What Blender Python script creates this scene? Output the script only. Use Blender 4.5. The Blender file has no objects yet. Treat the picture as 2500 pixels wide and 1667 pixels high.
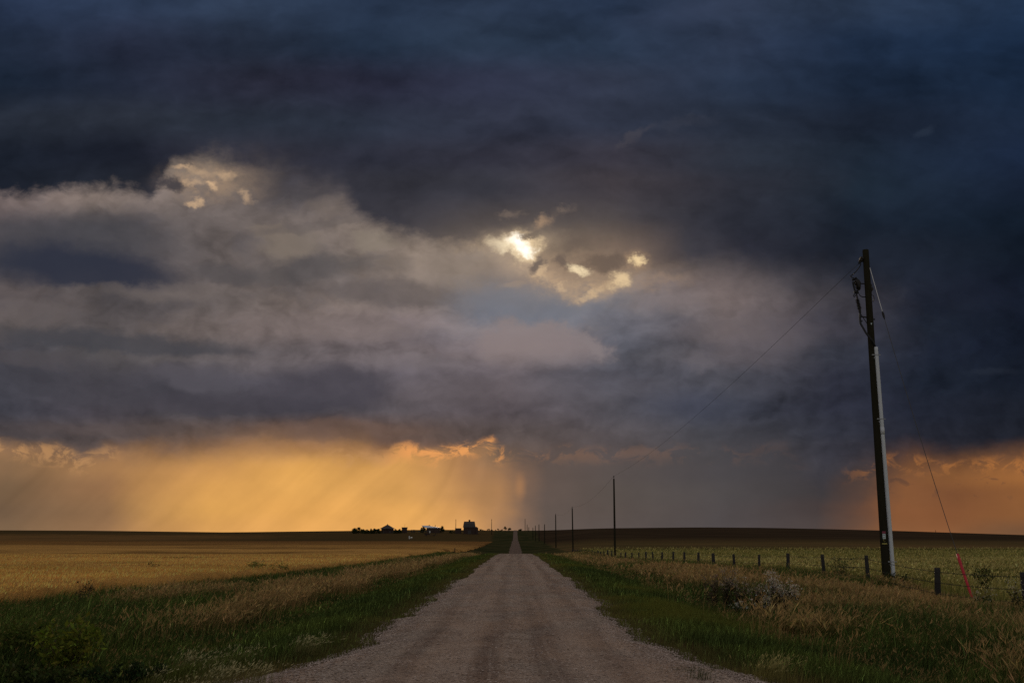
import bpy, bmesh, math, random
import numpy as np
from mathutils import Vector, Matrix

scene = bpy.context.scene
C = scene.collection
R = math.radians

# ------------------------------------------------------------------ camera
EYE = 1.6
PITCH = math.atan((1300 - 833.5) / 2430.6)      # horizon sits low in the frame
cam_d = bpy.data.cameras.new('camera')
cam_d.lens = 35.0
cam_d.sensor_width = 36.0
cam_d.clip_start = 0.1
cam_d.clip_end = 20000
cam = bpy.data.objects.new('camera', cam_d)
C.objects.link(cam)
cam.location = (0, 0, EYE)
cam.rotation_euler = (R(90) + PITCH, 0, 0)
scene.camera = cam

# ------------------------------------------------------------------ view transform
scene.view_settings.view_transform = 'Standard'
scene.view_settings.look = 'None'
scene.view_settings.exposure = 0
scene.view_settings.gamma = 1
scene.view_settings.use_curve_mapping = False
scene.cycles.max_bounces = 6
scene.cycles.diffuse_bounces = 3
scene.cycles.transmission_bounces = 3
scene.cycles.use_adaptive_sampling = True
scene.cycles.adaptive_threshold = 0.006
scene.cycles.use_denoising = False


def lin(c):
    """8 bit display colour -> linear"""
    return tuple((x / 255 / 12.92) if x / 255 <= 0.04045 else ((x / 255 + 0.055) / 1.055) ** 2.4 for x in c)


# ------------------------------------------------------------------ node helper
class Graph:
    def __init__(s, tree):
        s.t = tree

    def node(s, kind, **kw):
        n = s.t.nodes.new(kind)
        for k, v in kw.items():
            setattr(n, k, v)
        return n

    def put(s, sock, v):
        if isinstance(v, Val):
            s.t.links.new(v.s, sock)
        elif isinstance(v, bpy.types.NodeSocket):
            s.t.links.new(v, sock)
        elif v is not None:
            if hasattr(sock.default_value, '__len__') and not hasattr(v, '__len__'):
                v = [v] * len(sock.default_value)
            if hasattr(sock.default_value, '__len__') and len(sock.default_value) == 4 and len(v) == 3:
                v = (*v, 1)
            sock.default_value = v

    def m(s, op, a, b=None, c=None, clamp=False):
        n = s.node('ShaderNodeMath', operation=op, use_clamp=clamp)
        s.put(n.inputs[0], a)
        if b is not None:
            s.put(n.inputs[1], b)
        if c is not None:
            s.put(n.inputs[2], c)
        return Val(s, n.outputs[0])

    def comb(s, x, y, z):
        n = s.node('ShaderNodeCombineXYZ')
        for i, v in enumerate((x, y, z)):
            s.put(n.inputs[i], v)
        return Val(s, n.outputs[0])

    def sep(s, v):
        n = s.node('ShaderNodeSeparateXYZ')
        s.put(n.inputs[0], v)
        return [Val(s, o) for o in n.outputs]

    def noise(s, vec, scale=1.0, detail=4.0, rough=0.5, lac=2.0, dist=0.0, dims='3D'):
        n = s.node('ShaderNodeTexNoise', noise_dimensions=dims)
        s.put(n.inputs['Vector'], vec)
        s.put(n.inputs['Scale'], scale)
        s.put(n.inputs['Detail'], detail)
        s.put(n.inputs['Roughness'], rough)
        s.put(n.inputs['Lacunarity'], lac)
        s.put(n.inputs['Distortion'], dist)
        return Val(s, n.outputs['Fac']), Val(s, n.outputs['Color'])

    def mix(s, f, a, b, mode='MIX'):
        n = s.node('ShaderNodeMix', data_type='RGBA', blend_type=mode, clamp_factor=True)
        s.put(n.inputs[0], f)
        s.put(n.inputs[6], a)
        s.put(n.inputs[7], b)
        return Val(s, n.outputs[2])

    def sstep(s, x, a, b):
        """smooth 0..1 as x goes a -> b (a may exceed b)"""
        n = s.node('ShaderNodeMapRange', interpolation_type='SMOOTHSTEP', clamp=True)
        s.put(n.inputs[0], x)
        s.put(n.inputs[1], a)
        s.put(n.inputs[2], b)
        return Val(s, n.outputs[0])

    def ramp(s, f, stops, interp='LINEAR'):
        n = s.node('ShaderNodeValToRGB')
        r = n.color_ramp
        r.interpolation = interp
        while len(r.elements) > 1:
            r.elements.remove(r.elements[-1])
        r.elements[0].position = stops[0][0]
        r.elements[0].color = (*stops[0][1], 1)
        for p, c in stops[1:]:
            e = r.elements.new(p)
            e.color = (*c, 1)
        s.put(n.inputs[0], f)
        return Val(s, n.outputs[0])

    def curve(s, f, pts):
        n = s.node('ShaderNodeFloatCurve')
        c = n.mapping.curves[0]
        n.mapping.use_clip = False
        while len(c.points) < len(pts):
            c.points.new(0.5, 0.5)
        for p, (x, y) in zip(c.points, pts):
            p.location = (x, y)
            p.handle_type = 'VECTOR'
        n.mapping.update()
        s.put(n.inputs['Value'], f)
        return Val(s, n.outputs[0])

    def scale(s, col, f):
        n = s.node('ShaderNodeVectorMath', operation='SCALE')
        s.put(n.inputs[0], col)
        s.put(n.inputs[3], f)
        return Val(s, n.outputs[0])

    def vadd(s, a, b):
        n = s.node('ShaderNodeVectorMath', operation='ADD')
        s.put(n.inputs[0], a)
        s.put(n.inputs[1], b)
        return Val(s, n.outputs[0])


class Val:
    def __init__(s, g, sock):
        s.g, s.s = g, sock

    def __add__(s, o): return s.g.m('ADD', s, o)
    __radd__ = __add__
    def __sub__(s, o): return s.g.m('SUBTRACT', s, o)
    def __rsub__(s, o): return s.g.m('SUBTRACT', o, s)
    def __mul__(s, o): return s.g.m('MULTIPLY', s, o)
    __rmul__ = __mul__
    def __truediv__(s, o): return s.g.m('DIVIDE', s, o)


# ------------------------------------------------------------------ world: storm sky
SUN_EL, SUN_AZ = R(16.4), R(0.5)                  # the sun is behind the cloud break, straight ahead
world = bpy.data.worlds.new('World')
scene.world = world
world.use_nodes = True
wt = world.node_tree
wt.nodes.clear()
G = Graph(wt)


def hx(x): return (x - 1258.0) / 2430.6           # sideways tangent of a sky direction, at the horizon


def hv(y):                                        # upward tangent of a sky direction
    return math.tan(PITCH + math.atan((833.5 - y) / 2430.6))


tc = G.node('ShaderNodeTexCoord')
dx, dy, dz = G.sep(tc.outputs['Generated'])
fwd = G.m('MAXIMUM', dy, 0.12)
# columns of the sky: correct the sideways tangent for the climb of the direction so that it stays near hx()
V0 = dz / fwd
U0 = dx / fwd
U0 = U0 / (V0 * math.sin(PITCH) + math.cos(PITCH))

P0 = G.comb(U0, V0, 0.0)
# slow warps shared by the layers
w1, w1c = G.noise(G.comb(U0 * 5.0, V0 * 9.0, 3.3), 1.0, 5.0, 0.55)
wx, wy, wz = G.sep(w1c)
U = U0 + (wx - 0.5) * 0.10
V = V0 + (wy - 0.5) * 0.032
w2, w2c = G.noise(G.comb(U0 * 22.0, V0 * 30.0, 7.1), 1.0, 5.0, 0.6)
vx, vy, vz = G.sep(w2c)
Uf = U0 + (vx - 0.5) * 0.030 + (wx - 0.5) * 0.02
Vf = V0 + (vy - 0.5) * 0.020 + (wy - 0.5) * 0.008
un = (U + 0.65) / 1.3
un0 = (Uf + 0.65) / 1.3


f_pre, _ = G.noise(G.comb(U0 * 9.0, V0 * 12.0, 13.0), 1.0, 4.0, 0.5)


def pos(x): return (hx(x) + 0.65) / 1.3


def layer(rows, v, u):
    """rows: [(y, [(x, colour), ...])] from the top down -> colour over the sky"""
    out = None
    prev = None
    for y, st in rows:
        c = G.ramp(u, [(pos(x), lin(k)) for x, k in st], 'LINEAR')
        if out is None:
            out = c
        else:
            out = G.mix(G.sstep(v, hv(prev), hv(y)), out, c)
        prev = y
    return out


def row(y, xs, cols): return (y, list(zip(xs, cols)))


XD = [0, 300, 600, 900, 1200, 1500, 1800, 2100, 2500]
deck = layer([
    row(0, XD, [(40, 52, 75), (42, 54, 76), (44, 56, 76), (40, 53, 74), (43, 55, 75), (40, 53, 75), (50, 61, 82), (42, 55, 76), (33, 50, 75)]),
    row(110, XD, [(34, 44, 62), (38, 44, 62), (37, 45, 61), (34, 46, 64), (40, 52, 70), (40, 52, 71), (44, 54, 74), (31, 45, 67), (26, 42, 65)]),
    row(200, XD, [(28, 38, 54), (36, 42, 58), (47, 49, 65), (45, 47, 65), (44, 48, 66), (44, 50, 66), (38, 48, 66), (28, 40, 59), (27, 42, 64)]),
    row(300, XD, [(40, 46, 58), (41, 46, 57), (42, 48, 60), (45, 51, 65), (51, 55, 71), (48, 54, 70), (38, 45, 59), (30, 38, 53), (28, 40, 60)]),
    row(380, XD, [(30, 36, 48), (31, 35, 47), (47, 47, 57), (44, 46, 58), (54, 54, 66), (58, 56, 66), (44, 50, 62), (30, 40, 54), (26, 38, 60)]),
    row(450, XD, [(30, 35, 46), (36, 40, 50), (50, 49, 58), (50, 50, 58), (52, 52, 60), (64, 59, 64), (46, 48, 58), (28, 38, 50), (24, 34, 52)]),
    row(530, XD, [(34, 38, 48), (40, 42, 52), (54, 53, 60), (54, 53, 60), (60, 58, 64), (66, 62, 66), (46, 48, 58), (26, 34, 46), (20, 30, 44)]),
    row(620, [0, 900, 1200, 1330, 1420, 1560, 1700, 1850, 2100, 2500], [(50, 52, 60), (70, 66, 68), (84, 76, 74), (96, 84, 76), (108, 92, 80), (98, 84, 78), (60, 58, 64), (44, 45, 55), (31, 36, 47), (20, 28, 40)]),
    row(720, [0, 1300, 1420, 1600, 1800, 2100, 2500], [(60, 60, 66), (104, 90, 80), (120, 102, 88), (106, 92, 84), (80, 74, 76), (36, 40, 50), (22, 28, 42)]),
], V, un)

XU = [0, 250, 500, 750, 1000, 1250, 1500, 1750, 2000, 2250, 2500]
under = layer([
    row(400, XU, [(110, 98, 96), (118, 106, 100), (132, 118, 104), (82, 77, 80), (100, 93, 91), (130, 115, 100), (110, 98, 92), (70, 66, 70), (40, 44, 54), (28, 36, 48), (22, 30, 44)]),
    row(480, XU, [(108, 96, 94), (124, 111, 104), (112, 102, 98), (94, 87, 86), (118, 106, 100), (150, 130, 110), (110, 98, 92), (70, 66, 70), (40, 44, 54), (26, 34, 46), (22, 30, 44)]),
    row(560, XU, [(86, 80, 83), (80, 77, 80), (100, 92, 90), (110, 100, 95), (128, 115, 105), (150, 131, 113), (120, 106, 96), (80, 74, 76), (42, 44, 54), (24, 32, 44), (20, 28, 42)]),
    row(640, XU, [(72, 70, 75), (70, 68, 74), (100, 92, 90), (108, 99, 95), (130, 117, 107), (135, 124, 118), (150, 126, 106), (92, 84, 83), (58, 56, 62), (26, 32, 44), (20, 28, 42)]),
    row(720, XU, [(92, 84, 84), (88, 82, 82), (100, 92, 90), (118, 106, 100), (128, 116, 110), (118, 117, 124), (116, 114, 119), (116, 104, 102), (70, 66, 70), (34, 38, 50), (22, 28, 42)]),
    row(800, XU, [(96, 88, 86), (100, 92, 90), (106, 96, 93), (116, 104, 102), (124, 112, 112), (120, 117, 122), (112, 110, 116), (108, 98, 98), (64, 62, 70), (32, 38, 50), (22, 28, 40)]),
    row(860, XU, [(74, 73, 80), (84, 80, 81), (94, 88, 89), (104, 96, 98), (118, 108, 110), (122, 111, 112), (98, 98, 106), (92, 86, 90), (56, 58, 68), (30, 36, 50), (22, 28, 40)]),
    row(930, XU, [(66, 66, 74), (72, 68, 74), (73, 71, 79), (82, 78, 84), (96, 90, 96), (98, 90, 94), (84, 84, 94), (76, 76, 84), (46, 48, 60), (28, 34, 46), (24, 30, 42)]),
    row(1000, XU, [(60, 60, 68), (66, 62, 68), (74, 70, 74), (70, 67, 74), (86, 80, 84), (88, 80, 84), (76, 74, 80), (64, 66, 76), (44, 46, 58), (32, 36, 48), (28, 32, 42)]),
    row(1060, XU, [(72, 66, 68), (82, 73, 72), (92, 78, 72), (104, 84, 74), (100, 82, 74), (88, 78, 76), (80, 74, 76), (64, 64, 70), (46, 48, 58), (36, 38, 48), (32, 35, 44)]),
    row(1105, XU, [(82, 74, 72), (86, 74, 71), (98, 80, 72), (138, 103, 78), (134, 99, 77), (98, 83, 76), (86, 77, 76), (68, 66, 70), (50, 50, 58), (44, 42, 49), (50, 45, 47)]),
    row(1200, XU, [(100, 84, 74), (110, 88, 74), (130, 98, 76), (170, 124, 82), (150, 108, 78), (104, 86, 77), (90, 80, 76), (76, 72, 73), (56, 54, 60), (80, 60, 52), (80, 62, 52)]),
], V, un)

XG = [0, 250, 500, 750, 1000, 1150, 1230, 1290, 1340, 1500, 1750, 2000, 2080, 2170, 2300, 2500]
glow_u = Uf * 0.4 + U * 0.6 + G.sstep(U0, hx(1800), hx(2000)) * ((V0 - hv(1230)) * -0.35 + (f_pre - 0.5) * 0.05)
glow = layer([
    row(1090, XG, [(150, 112, 78), (164, 120, 79), (176, 128, 81), (196, 143, 85), (206, 150, 87), (170, 124, 83), (130, 104, 82), (104, 88, 79), (95, 82, 77), (86, 77, 76), (74, 71, 73), (54, 52, 59), (66, 54, 53), (122, 82, 54), (150, 99, 56), (164, 107, 58)]),
    row(1150, XG, [(128, 99, 72), (160, 118, 78), (204, 149, 86), (224, 165, 88), (214, 157, 88), (172, 126, 84), (158, 118, 84), (118, 94, 79), (97, 83, 76), (88, 79, 76), (76, 72, 74), (58, 56, 60), (78, 61, 54), (128, 85, 54), (140, 92, 54), (160, 104, 57)]),
    row(1200, XG, [(114, 90, 67), (148, 109, 75), (214, 157, 86), (228, 168, 90), (216, 159, 89), (184, 135, 86), (172, 126, 84), (120, 96, 80), (98, 84, 77), (90, 81, 76), (79, 74, 74), (62, 58, 60), (82, 63, 55), (130, 85, 54), (122, 79, 51), (138, 90, 53)]),
    row(1250, XG, [(112, 89, 68), (142, 107, 75), (220, 162, 87), (230, 168, 90), (228, 167, 91), (206, 150, 90), (170, 126, 86), (124, 99, 82), (97, 84, 77), (90, 80, 75), (80, 74, 74), (70, 61, 60), (92, 68, 57), (130, 84, 53), (128, 82, 52), (134, 88, 53)]),
    row(1298, XG, [(122, 97, 73), (150, 113, 79), (216, 158, 88), (233, 170, 93), (230, 168, 93), (212, 155, 93), (168, 126, 90), (124, 100, 84), (97, 85, 78), (91, 81, 77), (82, 76, 76), (78, 68, 66), (98, 73, 60), (132, 87, 56), (138, 90, 57), (116, 82, 57)]),
], V, (glow_u + 0.65) / 1.3)

# rolling light and dark inside the clouds
f_big, _ = G.noise(G.comb(U0 * 4.2, V0 * 9.0, 1.7), 1.0, 5.0, 0.5)
f_str, _ = G.noise(G.comb(U0 * 5.0, V0 * 26.0, 9.2), 1.0, 4.0, 0.5)
f_fine, _ = G.noise(G.comb(U0 * 24.0, V0 * 34.0, 4.4), 1.0, 5.0, 0.56)
f_bil, _ = G.noise(G.comb(U0 * 10.0, V0 * 18.0, 6.6), 1.0, 5.0, 0.5)
# cloud masses with relief: compare the density with the density a step nearer the sun, so the sides turned to it light up
ux_, vy_ = U0 - hx(1270), V0 - hv(600)
rad_ = G.m('SQRT', ux_ * ux_ + vy_ * vy_) + 0.03


Ud = U0 + (wx - 0.5) * 0.05 + (vx - 0.5) * 0.030
Vd = V0 + (wy - 0.5) * 0.030 + (vy - 0.5) * 0.022


def mass(sx, sy, seed, detail, dist, step):
    a, _ = G.noise(G.comb(Ud * sx, Vd * sy, seed), 1.0, detail, 0.54, dist=dist)
    b, _ = G.noise(G.comb((Ud - ux_ / rad_ * step) * sx, (Vd - vy_ / rad_ * step) * sy, seed), 1.0, detail, 0.54, dist=dist)
    return a, a - b


m1, r1 = mass(7.5, 12.0, 21.0, 5.0, 0.0, 0.016)
m2, r2 = mass(20.0, 27.0, 31.0, 4.0, 0.0, 0.008)
deck = G.scale(deck, G.m('MAXIMUM', (f_big - 0.5) * 0.9 + (f_bil - 0.5) * 0.55 + r1 * 1.9 + r2 * 0.35 + (m1 - 0.5) * -0.8 + 1.0, 0.3))
heavy = G.sstep(m1 + (m2 - 0.5) * 0.25, 0.49, 0.60)
n_mul = G.node('ShaderNodeVectorMath', operation='MULTIPLY')
G.put(n_mul.inputs[0], under)
G.put(n_mul.inputs[1], G.mix(heavy * G.sstep(V0, hv(960), hv(780)) * 0.6, (1.05, 1.04, 1.04), (0.56, 0.60, 0.68)))
under = Val(G, n_mul.outputs[0])
under = G.scale(under, G.m('MAXIMUM', (f_str - 0.5) * 0.22 + (f_fine - 0.5) * 0.22 + (f_bil - 0.5) * 0.55 + r1 * 2.4 + r2 * 1.0 + 1.0, 0.3))
# shafts of rain and light leaning down to the left under the low cloud, upright further right
lean = G.sstep(U0, hx(1000), hx(1250))
sh, _ = G.noise(G.comb((U0 - V0 * G.mix(lean, (1.15, 1.15, 1.15), (0.10, 0.10, 0.10))) * 14.0, V0 * 4.0, 2.2), 1.0, 4.0, 0.55, dist=0.6)
sh2, _ = G.noise(G.comb((U0 - V0 * 0.75) * 33.0, V0 * 6.0, 8.2), 1.0, 3.0, 0.5)
sh = (sh - 0.5) * (f_big * 2.6 - 0.4) + (sh2 - 0.5) * 0.35 * f_bil + 0.5
glow = G.scale(glow, (sh - 0.5) * G.mix(G.sstep(U0, hx(1200), hx(1330)), (0.62, 0.62, 0.62), (0.10, 0.10, 0.10)) + 1.0 + (f_fine - 0.5) * 0.25)


def edge(pts, u):
    n = G.curve(u, [(pos(x), hv(y)) for x, y in pts])
    return n


# finer tearing for the lit rags
w3, w3c = G.noise(G.comb(U0 * 46.0, V0 * 52.0, 11.1), 1.0, 5.0, 0.62)
sx_, sy_, sz_ = G.sep(w3c)
w4, w4c = G.noise(G.comb(U0 * 120.0, V0 * 120.0, 17.0), 1.0, 4.0, 0.65)
qx_, qy_, qz_ = G.sep(w4c)
Us = Uf + (sx_ - 0.5) * 0.036 + (qx_ - 0.5) * 0.009
Vs = Vf + (sy_ - 0.5) * 0.026 + (qy_ - 0.5) * 0.008

# lower edge of the low cloud, orange light under it
low = edge([(-150, 1100), (0, 1092), (40, 1104), (120, 1112), (200, 1126), (260, 1108), (350, 1110), (450, 1120), (560, 1112), (700, 1106), (790, 1120), (950, 1120),
            (975, 1100), (1050, 1106), (1100, 1100), (1210, 1086), (1225, 1110), (1290, 1106), (1400, 1105), (1900, 1100), (2000, 1190), (2060, 1165), (2130, 1140),
            (2200, 1126), (2260, 1138), (2330, 1150), (2400, 1134), (2460, 1128), (2700, 1120)], un0)
e_low = Vf - low + (f_fine - 0.5) * 0.016
lsoft = G.curve((U0 + 0.65) / 1.3, [(0, .017), (pos(220), .017), (pos(330), .024), (pos(480), .030), (pos(900), .034), (pos(965), .012), (pos(1215), .010), (pos(1300), .03), (pos(2050), .03), (pos(2200), .030), (1, .032)])
k_low = G.sstep(e_low, lsoft * -0.7, lsoft)
k_low = G.m('MAXIMUM', k_low, 0.0)
lower = G.mix(k_low, glow, under)
# ragged lit rims on that edge
rag, _ = G.noise(G.comb(U0 * 38.0, V0 * 60.0, 5.5), 1.0, 6.0, 0.65, dist=0.6)
rim = G.sstep(e_low, 0.013, 0.0) * G.sstep(e_low, -0.016, 0.0) * G.sstep(rag, 0.46, 0.58)
rimx = G.curve((U0 + 0.65) / 1.3, [(0, .3), (pos(0), .6), (pos(200), .6), (pos(260), .5), (pos(300), .05), (pos(760), .05), (pos(800), .35), (pos(960), .5), (pos(1000), .9), (pos(1215), .9), (pos(1240), .1), (pos(2040), 0), (pos(2120), .35), (pos(2500), .6), (1, .5)])
rimc = G.mix(G.sstep(U0, hx(900), hx(1000)), lin((196, 146, 96)), lin((236, 160, 92)))
rimc = G.mix(G.sstep(U0, hx(1900), hx(2000)), rimc, lin((188, 120, 62)))
lower = G.mix(rim * rimx, lower, rimc)
# little dark scud in front of the right hand glow
scud = G.sstep(rag, 0.54, 0.64) * G.sstep(V0, hv(1230), hv(1190)) * G.sstep(V0, hv(1110), hv(1150)) * G.sstep(U0, hx(2060), hx(2160))
lower = G.mix(scud * 0.55, lower, lin((84, 62, 52)))


def blob(x, y, rx, ry, u=None, v=None, inner=0.35, rot=0.0):
    """soft patch of sky, edges broken up by the warps"""
    a = ((u or Uf) - hx(x))
    b = ((v or Vf) - hv(y))
    if rot:
        c, s = math.cos(rot), math.sin(rot)
        a, b = a * c + b * s, b * c - a * s
    a = a / (rx / 2430.6)
    b = b / (ry / 2430.6)
    d = G.m('SQRT', a * a + b * b)
    return G.sstep(d, 1.0, inner)


sky = lower
# lobes of darker and lighter cloud, lower edges crisper than the tops
Um = U0 + (wx - 0.5) * 0.075 + (vx - 0.5) * 0.040 + (sx_ - 0.5) * 0.010
Vm = V0 + (wy - 0.5) * 0.030 + (vy - 0.5) * 0.026 + (sy_ - 0.5) * 0.008


def lobe(x, y, rx, ry, k, c, rot=0.0, under_edge=None, inner=0.4):
    global sky
    b = blob(x, y, rx, ry, u=Um, v=Vm, inner=inner, rot=rot)
    if under_edge:
        b = b * G.sstep(Vm, hv(under_edge + 9), hv(under_edge - 14))
    sky = G.mix(b * k, sky, lin(c))


lobe(150, 590, 400, 100, .60, (66, 66, 72))
lobe(190, 660, 300, 95, .90, (45, 49, 63), -.16, 712)
lobe(20, 770, 260, 44, .45, (100, 92, 92))
lobe(400, 712, 200, 34, .5, (112, 102, 98), .06)
lobe(520, 660, 120, 36, .6, (82, 78, 80), -.08, 690)
lobe(720, 655, 230, 46, .55, (82, 78, 79), .10, 700)
lobe(700, 590, 110, 52, .6, (134, 121, 109), .2)
lobe(640, 560, 60, 26, .5, (128, 115, 104))
lobe(760, 545, 240, 20, .4, (92, 85, 84), .15)
lobe(1700, 720, 260, 60, .4, (118, 105, 103), .06)
lobe(1760, 810, 200, 40, .35, (106, 97, 99), .2)
lobe(815, 500, 80, 34, .55, (124, 111, 102), .1)
lobe(905, 585, 60, 40, .6, (140, 128, 115))
lobe(960, 722, 230, 48, .6, (86, 80, 81), -.04, 760)
lobe(1075, 670, 130, 62, .45, (134, 121, 112))
lobe(850, 800, 330, 40, .4, (122, 110, 107), -.05)
lobe(300, 836, 420, 40, .75, (66, 66, 72), -.07, 862)
lobe(250, 930, 420, 80, .5, (65, 64, 71), -.03)
lobe(470, 915, 150, 44, .6, (88, 84, 91), -.15)
lobe(100, 880, 180, 26, .4, (84, 78, 80))
lobe(1450, 950, 260, 60, .35, (92, 88, 94))
lobe(1150, 960, 260, 60, .35, (100, 91, 94))
lobe(800, 950, 240, 72, .62, (68, 65, 74), -.06, 1004)
lobe(560, 985, 300, 48, .62, (66, 63, 71), -.03, 1012)
lobe(820, 1052, 330, 34, .45, (112, 88, 76))
lobe(250, 1050, 260, 26, .35, (88, 76, 74))
lobe(1000, 890, 200, 30, .3, (112, 104, 106), -.1)
# window of clear blue grey air with cumulus standing below it
b3 = blob(1290, 738, 260, 92, inner=0.35, u=Us, v=Vs)
sky = G.mix(b3 * 0.85 * (f_bil + .42), sky, lin((106, 113, 127)))
sky = G.mix(blob(1250, 648 + 46, 40, 14) * 0.6, sky, lin((150, 134, 124)))
b4 = blob(1325, 852, 205, 84, inner=0.6, rot=-0.15, u=Us, v=Vs) * G.sstep(Vf, hv(910), hv(845)) * (f_bil * .9 + .5)
sky = G.mix(b4 * 0.8, sky, lin((138, 124, 123)))
sky = G.mix(blob(1450, 850, 80, 30, inner=0.3, rot=-0.62, u=Us, v=Vs) * 0.75, sky, lin((132, 122, 123)))
sky = G.mix(blob(1700, 888, 60, 30, inner=0.2, rot=-0.3, u=Us, v=Vs) * 0.45, sky, lin((104, 98, 102)))
sky = G.mix(blob(1880, 830, 190, 70, inner=0.1, rot=0.25) * 0.4, sky, lin((104, 96, 100)))
sky = G.mix(blob(2420, 910, 90, 16, inner=0.2) * 0.4, sky, lin((40, 46, 58)))
sky = G.mix(blob(1690, 985, 210, 60, inner=0.0) * 0.5, sky, lin((64, 68, 84)))
# bright spot and dark notch in the shafts near the road's end
sky = G.mix(blob(1180, 1196, 80, 70, inner=0.1) * 0.5, sky, lin((158, 118, 80)))
sky = G.mix(blob(1270, 1188, 20, 46, u=U0, v=V0, inner=0.0) * 0.3, sky, lin((206, 144, 88)))

# the dark upper deck
dk = edge([(-200, 462), (0, 462), (150, 458), (300, 468), (380, 478), (398, 430), (420, 398), (500, 396), (560, 402), (612, 434), (690, 452), (770, 462), (850, 480), (885, 522),
           (950, 570), (1040, 582), (1110, 590), (1190, 600), (1225, 588), (1300, 604), (1330, 640), (1390, 668), (1450, 672), (1500, 690), (1560, 660), (1640, 668),
           (1800, 678), (2000, 690), (2300, 700), (2700, 720)], un0)
e_dk = Vf - dk + (f_fine - 0.5) * 0.026 + (rag - 0.5) * 0.022 + (f_bil - 0.5) * 0.030 + (sy_ - 0.5) * 0.012
soft = G.curve((U0 + 0.65) / 1.3, [(0, .010), (pos(380), .010), (pos(560), .03), (pos(640), .05), (pos(800), .034), (pos(880), .016), (pos(1250), .009), (pos(1560), .012), (pos(1750), .035), (1, .06)])
k_dk = G.sstep(e_dk, soft * -1.0, soft)
sky = G.mix(k_dk, sky, deck)
# faint wisps on the deck
sky = G.mix(blob(1545, 335, 80, 22, inner=0.1, rot=0.75, u=Us, v=Vs) * 0.4, sky, lin((78, 74, 80)))
sky = G.mix(blob(1660, 300, 140, 26, inner=0.1, rot=0.2, u=Us, v=Vs) * 0.25, sky, lin((66, 68, 80)))
sky = G.mix(blob(2255, 322, 40, 14, inner=0.1, rot=0.5) * 0.4, sky, lin((46, 56, 72)))
sky = G.mix(blob(1700, 30, 260, 60, inner=0.0, rot=0.2) * 0.4, sky, lin((58, 68, 92)))
# torn gap with lit cloud at upper left
torn = G.sstep(w3 * 0.55 + rag * 0.45, 0.40, 0.56)
sky = G.mix(blob(520, 445, 190, 86, inner=0.0, u=Um, v=Vm) * 0.4, sky, lin((132, 116, 104)))
g1 = blob(530, 440, 170, 74, inner=0.1, u=Us, v=Vs)
sky = G.mix(g1 * torn * 0.7, sky, lin((156, 132, 110)))
sky = G.mix(blob(420, 450, 60, 26, inner=0.2, u=Us, v=Vs) * 0.8, sky, lin((48, 48, 57)))
sky = G.mix(blob(640, 430, 90, 44, inner=0.1, u=Us, v=Vs) * torn * 0.6, sky, lin((74, 70, 73)))
for (x, y, rx, ry, k) in [(512, 455, 26, 18, .95), (470, 488, 24, 16, .75), (600, 480, 22, 24, .5), (450, 412, 60, 12, .6), (548, 420, 40, 20, .5), (470, 448, 34, 16, .5), (490, 425, 40, 18, .4)]:
    sky = G.mix(blob(x, y, rx, ry, inner=0.0, u=Us, v=Vs) * k, sky, lin((206, 172, 136)))

# lit rags round the veiled sun: a broad torn glow first, then the thin bright places
sky = G.mix(blob(1300, 640, 430, 210, inner=0.0) * 0.34, sky, lin((158, 138, 116)))
sky = G.mix(blob(1410, 675, 230, 95, inner=0.0, u=Um, v=Vm) * 0.5, sky, lin((166, 142, 118)))
sky = G.mix(blob(1265, 605, 160, 84, inner=0.0, u=Um, v=Vm) * 0.55, sky, lin((190, 166, 138)))
glowz = blob(1380, 655, 250, 105, inner=0.1, u=Us, v=Vs)
sky = G.mix(glowz * G.sstep(f_bil, .40, .62) * 0.5, sky, lin((150, 126, 104)))
for (x, y, rx, ry, k, c, rot) in [
        (1215, 606, 150, 52, .6, (184, 160, 132), -.1), (1290, 640, 84, 50, .6, (192, 166, 138), -.7),
        (1318, 540, 40, 26, .7, (172, 142, 114), .6), (1245, 520, 34, 18, .4, (136, 118, 104), .2), (1365, 515, 60, 20, .45, (136, 118, 104), .2),
        (1345, 690, 80, 44, .7, (190, 160, 128), -.3), (1440, 705, 130, 44, .7, (190, 160, 126), .15),
        (1600, 694, 140, 36, .5, (160, 134, 112), .1), (1556, 640, 60, 40, .65, (176, 144, 112), .2), (1490, 605, 120, 44, .35, (122, 102, 90), .0)]:
    sky = G.mix(blob(x, y, rx, ry, inner=0.0, rot=rot, u=Us, v=Vs) * (torn * .8 + .2) * k, sky, lin(c))
for (x, y, rx, ry, k, c, rot) in [(1408, 657, 30, 24, .9, (246, 222, 180), -.3), (1506, 684, 34, 34, .8, (236, 206, 160), .5), (1440, 712, 54, 14, .45, (222, 190, 148), .35), (1556, 640, 26, 20, .9, (244, 214, 164), .2),
                                  (1276, 601, 70, 48, .95, (248, 218, 172), -.4), (1322, 668, 22, 40, .5, (222, 190, 150), .2), (1365, 700, 30, 14, .4, (222, 190, 150), .5)]:
    sky = G.mix(blob(x, y, rx, ry, inner=0.12, rot=rot, u=Us, v=Vs) * k, sky, lin(c))
sky = G.mix(blob(1245, 603, 90, 34, inner=0.0, rot=-.15, u=Us, v=Vs) * 0.8, sky, lin((252, 232, 194)))
core = blob(1262, 594, 44, 26, inner=0.1, rot=-.4, u=Us, v=Vs)
core2 = blob(1288, 610, 32, 20, inner=0.1, u=Us, v=Vs)
sky = G.mix(G.m('MAXIMUM', core, core2), sky, (1.3, 1.2, 1.02))
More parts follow.
